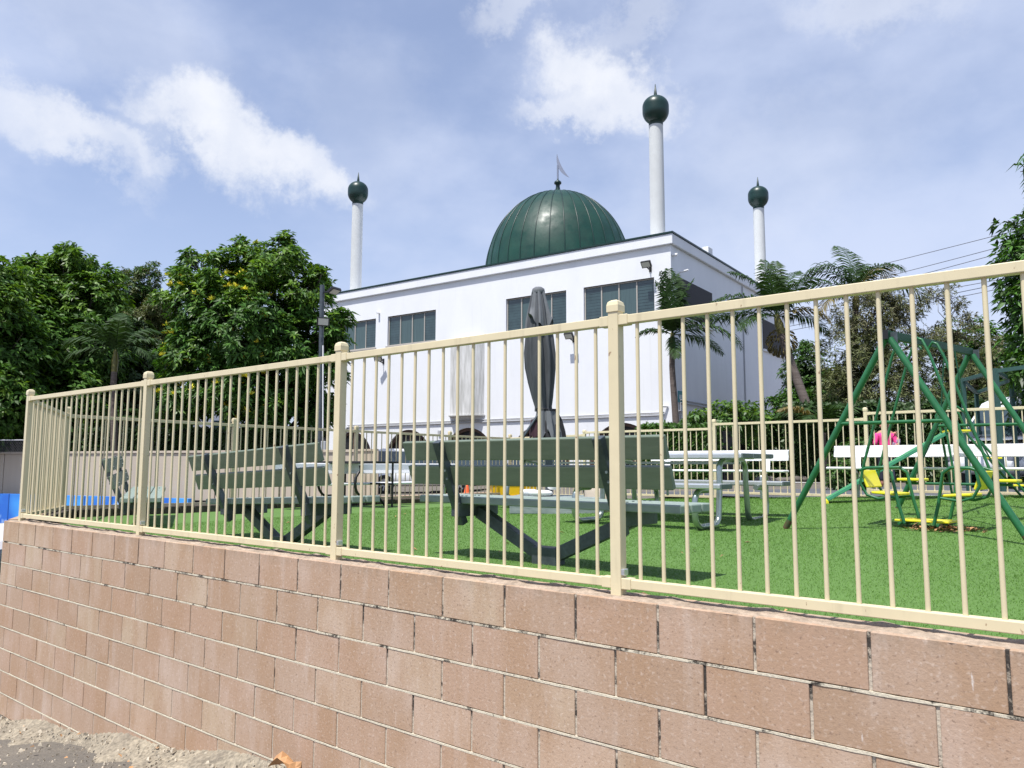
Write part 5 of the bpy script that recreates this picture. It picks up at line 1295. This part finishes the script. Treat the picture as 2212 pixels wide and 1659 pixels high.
# fine leaved trees at the right
b = at(1880, 1000, 31)
tree('she_oak_tree', 'tall feathery bronze green tree behind the swing', (b.x, b.y, .1), 4.0,
  [lobe(1870,680,30,1.3,1.2,1.0), lobe(1940,660,30,1.1,1,.8), lobe(1850,760,30,1.5), lobe(1920,760,30,1.4), lobe(1880,850,30,1.7), lobe(1960,850,30,1.5,1.4,1.3), lobe(1830,860,30,1.2), lobe(1990,740,30,.7,.7,.6),lobe(1900,640,30,.6,.6,.4)], 9000, .17, .016, [M['leaf_o'], M['leaf_b']], 9, .14, 51, .10, spread=(20,110), twig=1.6)
b = at(2060, 1000, 32)
tree('she_oak_tree', 'thinner feathery olive tree with bare twigs right of the bronze tree', (b.x, b.y, .1), 4.2,
  [lobe(2045,650,31,.8,.8,.6), lobe(2055,730,31,1.2,1.1,1.0), lobe(2100,780,31,1.1), lobe(2030,800,31,1.1), lobe(2070,860,31,1.5), lobe(2130,880,31,1.2)], 5200, .16, .017, [M['leaf_o'], M['leaf_b']], 9, .12, 53, -.02, spread=(20,110), twig=2.)
b = at(2150, 1000, 36)
tree('round_headed_tree', 'bright green round headed tree behind the steel frame', (b.x, b.y, .1), 3,
  [lobe(2110,760,35,1.5), lobe(2140,830,35,1.6), lobe(2090,840,35,1.4), lobe(2200,900,35,1.8), lobe(2130,900,34,1.6)], 4200, .24, .04, [M['leaf_l']], 7, .15, 55, .6)
b = at(1790, 1000, 36)
tree('background_tree', 'low green tree between the palms beside the mosque', (b.x, b.y, .1), 2,
  [lobe(1740,800,35,1.1,1.1,1.2), lobe(1760,870,35,1.6), lobe(1720,900,34,1.2), lobe(1810,850,35,1.3), lobe(1820,930,35,1.3)], 4200, .22, .035, [M['leaf'], M['hedge_d']], 7, .15, 57, .6)
# near tree at the right edge
b = at(2420, 1000, 17)
tree('shade_tree', 'dark leafy tree reaching in from the right picture edge', (b.x, b.y, .1), 3.0,
  [lobe(2235,500,16,.62,.6,.45), lobe(2225,560,16,.75,.7,.5), lobe(2215,640,16,.62,.6,.35), lobe(2250,700,16,.7), lobe(2222,800,16,.45,.5,.4), lobe(2300,600,16,1.2), lobe(2350,800,17,1.6), lobe(2380,450,17,1.4)], 5200, .19, .030, [M['leaf'], M['hedge_d']], 7, .2, 61, .7)
b = at(2520, 1000, 9.5)
tree('overhanging_tree', 'long leaved branch hanging in at the upper right edge', (b.x, b.y, -.4), 3.5,
  [lobe(2232,372,9,.22,.22,.22), lobe(2240,420,9,.2,.2,.16), lobe(2330,380,9,.5), lobe(2450,350,9,1.0)], 900, .20, .018, [M['leaf']], 7, .12, 63, .3, spread=(20,120), droop=.6)

# palms
def palm(name, label, base, top, fronds, m=None, trunk_r=.13, shaft=True, seed=1, dead=True, berries=False):
    rng = random.Random(seed); base, top = Vector(base), Vector(top); t = empty(name, base, 0, label, 'palm tree')
    tk = MB(); K = 9; pts = []; 
    for i in range(K+1):
        u = i/K; p = base.lerp(top, u); p.x += .03*math.sin(u*5); pts.append(p)
    pts[-1] = top
    tk.tube(pts, [trunk_r*(1.15-.35*i/K) for i in range(K+1)], 12); tk.build('trunk', M['palmbark'], t, world=True)
    d = (pts[-1]-pts[-2]).normalized()
    if shaft:
        cs = MB(); cs.tube([top-d*.05, top+d*.35, top+d*.75], [trunk_r*.85, trunk_r*.95, trunk_r*.45], 12); cs.build('crownshaft', M['crownshaft'], t, world=True); top = top+d*.65
    for (az_, el_, L, dr, mm) in fronds:
        fr_ = MB(); Kf = 16; dirh = Vector((math.cos(R(az_)), math.sin(R(az_)), 0)); spine = []
        p = Vector(top); a = R(el_)
        for i in range(Kf+1):
            spine.append(Vector(p)); dd = dirh*math.cos(a)+Vector((0,0,math.sin(a))); p = p+dd*(L/Kf); a -= R(dr)/Kf*(.5+1.2*i/Kf)
        fr_.tube(spine, [.022*(1-.85*i/Kf) for i in range(Kf+1)], 5, cap=False)
        side = dirh.cross(Vector((0,0,1)))
        nl = 36
        for j in range(nl):
            u = .10+.90*j/nl; f_ = u*Kf; i = min(Kf-1, int(f_)); q = spine[i].lerp(spine[i+1], f_-i); td = (spine[i+1]-spine[i]).normalized()
            up_ = side.cross(td)
            ll = L*.32*math.sin(math.pi*min(1, (.18+.80*u)))**.7*rng.uniform(.85,1.1)
            for s_ in (-1, 1):
                dl = (side*s_*.80+td*.55+up_*rng.uniform(.05,.40)+Vector((0,0,-.18))).normalized(); w_ = .034
                wv = td*w_
                m1 = q+dl*ll*.5+Vector((0,0,-.05*ll)); e1 = q+dl*ll*.93+Vector((0,0,-.36*ll))
                fr_.add([q-wv*.5, q+wv*.5, m1+wv, m1-wv], [(0,1,2,3)]); fr_.add([m1-wv, m1+wv, e1], [(0,1,2)])
        fr_.build('frond', mm or M['palm'], t, world=True, smooth=False)
    if berries:
        bm_ = MB()
        for _ in range(170):
            u = Vector((rng.gauss(0,1), rng.gauss(0,1), rng.gauss(0,1))).normalized()
            p = pts[-1]+Vector((0,0,-.25))+Vector((u.x*.45, u.y*.45, u.z*.42)); bm_.tube([p, p+u*.12+Vector((0,0,-.12))], [.012,.03], 4)
        o = bm_.build('fruit_sprays', M['palm_y'], t, world=True); o['kind'] = 'stuff'
    return t
pb, pt_ = at(1464, 1031, 29.0), at(1452, 760, 29.0)
palm('corner_palm', 'thin palm with upright fronds at the near corner of the mosque', (pb.x, pb.y, .12), pt_,
  [(95,88,2.7,12,None),(60,84,2.6,20,None),(200,86,2.5,18,None),(0,82,2.4,35,None),(150,84,2.3,25,None),(-10,42,3.2,105,None),(-40,20,3.2,95,None),(12,5,2.3,60,None),(170,30,1.5,80,None),(-80,60,2.2,110,None),(250,50,1.5,80,None),(-95,-30,1.6,30,None)], seed=2, trunk_r=.13)
pb, pt_ = at(1795, 990, 27.0), at(1688, 720, 28.0)
palm('leaning_palm', 'leaning palm with a dense dark crown beside the mosque side wall', (pb.x, pb.y, .12), pt_,
  [(100,84,2.6,35,None),(40,75,2.7,60,None),(150,72,2.7,60,None),(-20,50,2.6,90,None),(190,40,2.9,80,None),(175,15,2.6,50,None),(215,5,2.4,60,None),(10,12,2.3,70,None),(-60,60,2.4,80,None),(240,62,2.4,70,None),(-30,25,2.2,100,M['palm_y']),(70,86,2.4,30,None)], seed=5, trunk_r=.17, berries=True)
pb, pt_ = at(1838, 1000, 31.0), at(1848, 668, 31.0)
palm('spreading_palm', 'palm with arching fronds showing against the sky right of the mosque', (pb.x, pb.y, .12), pt_,
  [(150,80,3.0,150,None),(165,62,3.2,150,None),(25,70,3.2,150,M['palm_y']),(185,30,3.3,110,None),(-5,30,3.4,110,None),(60,78,2.9,120,None),(200,0,2.6,80,M['palm_y']),(-20,0,2.6,80,None),(100,86,2.8,60,None),(-60,60,2.6,120,None)], seed=8, trunk_r=.15)
pb, pt_ = at(1778, 1000, 25.0), at(1780, 935, 25.0)
palm('low_palm', 'low bushy palm with yellowish fronds beside the driveway', (pb.x, pb.y, .12), pt_,
  [(a, e, 1.9, 90, m_) for a, e, m_ in ((0,60,None),(45,50,M['palm_y']),(95,70,None),(140,55,None),(185,60,M['palm_y']),(230,45,None),(270,60,None),(310,40,None))], seed=9, trunk_r=.10, shaft=False)
pb, pt_ = at(248, 1000, 27.0), at(247, 800, 27.0)
palm('fan_palm', 'dark palm with broad fronds between the left trees', (pb.x, pb.y, -.4), pt_,
  [(110,80,2.0,60,None),(60,60,2.1,80,None),(150,62,2.1,80,None),(15,42,2.0,90,None),(180,40,2.1,90,None),(200,15,1.8,80,None),(-20,20,1.8,80,None),(250,55,1.8,70,None),(300,60,1.8,70,None)], seed=12, trunk_r=.12)
pb, pt_ = at(330, 1000, 26.0), at(330, 925, 26.0)
palm('young_palm', 'small yellow green palm above the beige wall', (pb.x, pb.y, -.4), pt_, [(a, e, 1.3, 80, None) for a, e in ((0,50),(60,65),(120,60),(180,45),(240,60),(300,55))], seed=13, trunk_r=.06, shaft=False)
pb, pt_ = at(410, 1000, 30.0), at(412, 790, 30.0)
palm('young_palm', 'spiky palm half hidden behind the flowering tree', (pb.x, pb.y, -.4), pt_, [(a, e, 1.7, 60, None) for a, e in ((0,50),(50,65),(100,80),(160,60),(200,40),(260,60),(320,55))], seed=14, trunk_r=.08, shaft=False)

# house far behind the left trees
def house():
    c_ = at(345, 1000, 55); t = empty('house', (c_.x, c_.y, -.4), R(20), 'pale house with grey roof seen through the left trees', 'house')
    a = MB(); a.box(-6, 7, -4, 4, 0, 5.2); a.build('wall', M['white_wall'], t)
    a = MB(); a.add([(-6.5,-4.5,5.2),(7.5,-4.5,5.2),(7.5,4.5,5.2),(-6.5,4.5,5.2),(-3,0,7.6),(4,0,7.6)], [(0,1,5,4),(1,2,5),(2,3,4,5),(3,0,4),(3,2,1,0)]); a.build('roof', M['roofgrey'], t)
    for x in (-4, -.5, 3.5): a = MB(); a.box(x, x+1.6, -4.03, -3.99, 2.6, 4.0); a.build('window', M['glass'], t)
house()
# far tree belt
b = at(1106, 1000, 90)
def belt():
    rng = np.random.default_rng(77); P = []; A = []
    for i in range(46):
        x = -75+150*i/45+rng.normal()*1.5; y = 75+rng.normal()*4
        if -9 < x/y*90 < 26: continue
        r = rng.uniform(3, 4.6); n = 240; u = rng.normal(size=(n,3)); u /= np.linalg.norm(u, axis=1)[:,None]; u[:,2] = np.abs(u[:,2])*1.0-.15
        P.append(np.array([x, y, rng.uniform(.5,2.2)])+u*r*np.array([1,1,.85])); A.append(u+np.array([0,0,.5]))
    P = np.concatenate(P); A = np.concatenate(A)
    o = leaf_cloud('distant_trees', M['hedge_d'], P, A, 6, .9, .22, None, rng, (40,100), .2); tag(o, kind='stuff')
belt()
# loose rocks bordering the driveway bed
rk = MB(); rng = random.Random(15)
for i in range(26):
    p = at(1640+i*5+rng.uniform(-3,3), 1000, 23.5+i*.10); r = rng.uniform(.10,.2)
    rk.lathe([(.01,-.02),(r,.02),(r*.9,r*.6),(r*.4,r*.95),(.01,r)], 7, (p.x, p.y, .14), rng.uniform(0,1))
tag(rk.build('garden_rocks', M['stone']), kind='stuff')

# overhead cables
for i, (xa, ya, xb, yb, Y) in enumerate(((1743,610,2177,500.6,60),(1860,610,2167,530,60),(1900,615,2141,550.6,60),(1703,684,2143,605,61),(1714,702,2149,614,61),(1712,712,2150,624,61),(1750,772,2180,722,70),(1770,789,2180,760,70))):
    a, b = at(xa, ya, Y), at(xb, yb, Y-12); d = b-a; a2, b2 = a-d*.35, b+d*.5
    mb = MB(); K = 16; pts = []
    for k in range(K+1):
        u = k/K; p = a2.lerp(b2, u); p.z -= .35*4*u*(1-u)*.2; pts.append(p)
    mb.tube(pts, .022, 5); o = mb.build('power_cable', M['wire'])
    nm = ['topmost overhead cable crossing the sky at the right', 'second overhead cable from the top at the right', 'third overhead cable from the top at the right', 'fourth overhead cable, first of the middle bundle', 'fifth overhead cable, middle of the middle bundle', 'sixth overhead cable, last of the middle bundle', 'seventh overhead cable, upper of the lowest pair behind the trees', 'lowest overhead cable behind the trees at the right'][i]
    tag(o, nm, 'cable', 'overhead cables')

# ------------------------------------------------------------------ people
def skin_chain(name, m, verts, edges, radii, parent, sub=2, root=0):
    me = bpy.data.meshes.new(name); me.from_pydata([tuple(v) for v in verts], edges, []); o = bpy.data.objects.new(name, me); COL.objects.link(o); o.parent = parent
    md = o.modifiers.new('skin', 'SKIN')
    for i, r in enumerate(radii): me.skin_vertices[0].data[i].radius = r if isinstance(r, tuple) else (r, r)
    me.skin_vertices[0].data[root].use_root = True
    s = o.modifiers.new('sub', 'SUBSURF'); s.levels = sub; s.render_levels = sub; me.materials.append(m); md.use_smooth_shade = True
    return o
def woman():
    p = at(1917, 1050, 19.0); t = empty('person', (p.x, p.y, .13), R(75), 'woman in a bright pink top carrying a child behind the rear fence', 'person')
    # local: +x forward, z up. height 1.60
    v = [(0,0,.88),(0,0,1.02),(0,0,1.20),(.0,0,1.32),(.01,0,1.39),(.02,0,1.47),(.03,0,1.56),
         (0,.10,.84),(.10,.10,.46),(.06,.10,.08),(.17,.10,.03), (0,-.10,.84),(-.02,-.10,.46),(-.20,-.10,.12),(-.11,-.10,.04),
         (0,.17,1.30),(-.05,.24,1.06),(.16,.20,.95),(.24,.13,.97), (0,-.17,1.30),(-.06,-.24,1.05),(.12,-.22,.90),(.20,-.18,.88)]
    e = [(0,1),(1,2),(2,3),(3,4),(4,5),(5,6),(0,7),(7,8),(8,9),(9,10),(0,11),(11,12),(12,13),(13,14),(3,15),(15,16),(16,17),(17,18),(3,19),(19,20),(20,21),(21,22)]
    r = [(.13,.15),(.11,.13),(.11,.15),(.09,.13),.05,.085,.075,.085,.06,.042,.035,.085,.06,.042,.035,.055,.042,.034,.03,.055,.042,.034,.03]
    skin_chain('body', M['skin'], v, e, r, t)
    tv = [(0,0,.90),(0,0,1.05),(0,0,1.22),(0,0,1.33),(0,.17,1.31),(-.05,.245,1.06),(.13,.205,.965),(0,-.17,1.31),(-.06,-.245,1.05),(.09,-.22,.915)]
    skin_chain('top', M['pink'], tv, [(0,1),(1,2),(2,3),(3,4),(4,5),(5,6),(3,7),(7,8),(8,9)], [(.155,.175),(.125,.15),(.13,.17),(.085,.14),.068,.056,.044,.068,.056,.044], t)
    skin_chain('trousers', M['navy'], [(0,0,.92),(0,0,.84),(0,.10,.78),(.10,.10,.46),(.06,.10,.14),(0,-.10,.78),(-.02,-.10,.46),(-.19,-.10,.16)], [(0,1),(1,2),(2,3),(3,4),(1,5),(5,6),(6,7)], [(.15,.17),(.15,.17),.105,.08,.062,.105,.08,.062], t)
    skin_chain('hair', M['hair'], [(-.02,0,1.59),(-.05,0,1.53),(-.065,0,1.45)], [(0,1),(1,2)], [(.098,.098),(.10,.10),(.07,.07)], t)
    # hands with fingers
    for s_, b in ((1, Vector((.24,.13,.97))), (-1, Vector((.20,-.18,.88)))):
        vv = [b, b+Vector((.05,-.01*s_,-.01))]; ee = [(0,1)]; rr = [.022,.028]
        for k, (dy, l) in enumerate(((-.024,.055),(-.008,.065),(.008,.06),(.024,.048))):
            i = len(vv); vv += [b+Vector((.08,dy,-.01)), b+Vector((.08+l*.6,dy,-.02)), b+Vector((.08+l*.9,dy,-.045))]; ee += [(1,i),(i,i+1),(i+1,i+2)]; rr += [.009,.0085,.007]
        i = len(vv); vv += [b+Vector((.03,-.04*s_,.0)), b+Vector((.06,-.055*s_,-.01))]; ee += [(0,i),(i,i+1)]; rr += [.011,.009]
        skin_chain('hand', M['skin'], vv, ee, rr, t, 1)
    for s_ in (-1, 1):
        a = MB(); a.lathe([(.0,.012),(.012,.008),(.014,0),(.012,-.008),(0,-.012)], 8, (.115, s_*.033, 1.515)); a.build('eye', M['dark'], t)
        a = MB(); a.lathe([(0,.03),(.018,.015),(.02,0),(.015,-.02),(0,-.03)], 8, (.03, s_*.088, 1.50)); a.build('ear', M['skin'], t)
    a = MB(); a.lathe([(.004,.03),(.014,.0),(.016,-.01),(0,-.015)], 8, (.125, 0, 1.49)); a.build('nose', M['skin'], t)
    a = MB(); a.box(.105,.117,-.022,.022,1.448,1.456); a.build('mouth', M['redlamp'], t, bevel=.003)
    # child on her arm
    c_ = empty('person', (p.x+.22, p.y-.05, 1.02), R(200), 'small child in a black and white patterned top held by the woman in pink', 'person')
    v = [(0,0,.06),(0,0,.18),(0,0,.28),(.01,0,.33),(.01,0,.39),(.02,0,.46),(.04,.06,.02),(.16,.08,-.02),(.18,.08,-.18),(.04,-.06,.02),(.16,-.08,-.02),(.18,-.08,-.18),(0,.10,.27),(.05,.14,.15),(.14,.10,.12),(0,-.10,.27),(.05,-.14,.15),(.14,-.10,.12)]
    e = [(0,1),(1,2),(2,3),(3,4),(4,5),(0,6),(6,7),(7,8),(0,9),(9,10),(10,11),(2,12),(12,13),(13,14),(2,15),(15,16),(16,17)]
    skin_chain('body', M['skin'], v, e, [.085,.08,.065,.035,.065,.06,.055,.042,.03,.055,.042,.03,.036,.03,.022,.036,.03,.022], c_)
    skin_chain('clothes', M['pattern'], [(0,0,.04),(0,0,.18),(0,0,.28),(0,.10,.275),(.05,.14,.16),(0,-.10,.275),(.05,-.14,.16),(.05,.065,.02),(.15,.08,-.01),(.05,-.065,.02),(.15,-.08,-.01)], [(0,1),(1,2),(2,3),(3,4),(2,5),(5,6),(0,7),(7,8),(0,9),(9,10)], [.10,.095,.08,.048,.04,.048,.04,.068,.054,.068,.054], c_)
    skin_chain('hair', M['hair'], [(-.01,0,.47),(-.03,0,.42)], [(0,1)], [.074,.066], c_)
woman()

# chain link netting at far left above the beige wall
p0, p1 = at(-60, 1000, 26.2), at(75, 1000, 25.8)
t = empty('chain_link_fence', (p0.x, p0.y, 1.0), 0, 'dark chain link netting above the beige wall at the far left', 'fence')
mb = MB(); d = (p1-p0); d.z = 0; L = d.length; d.normalize(); k = 0
while k*.09 < L+.4:
    for s_ in (-1, 1):
        a = p0+d*(k*.09); b = a+d*(.40*s_); mb.tube([(a.x, a.y, 1.0), (b.x, b.y, 1.42)], .005, 4, cap=False)
    k += 1
mb.build('netting', M['wire'], t, world=True)
mb = MB(); mb.tube([(p0.x, p0.y, 1.43), (p1.x, p1.y, 1.43)], .02, 8); mb.build('top_rail', M['pipe'], t, world=True)
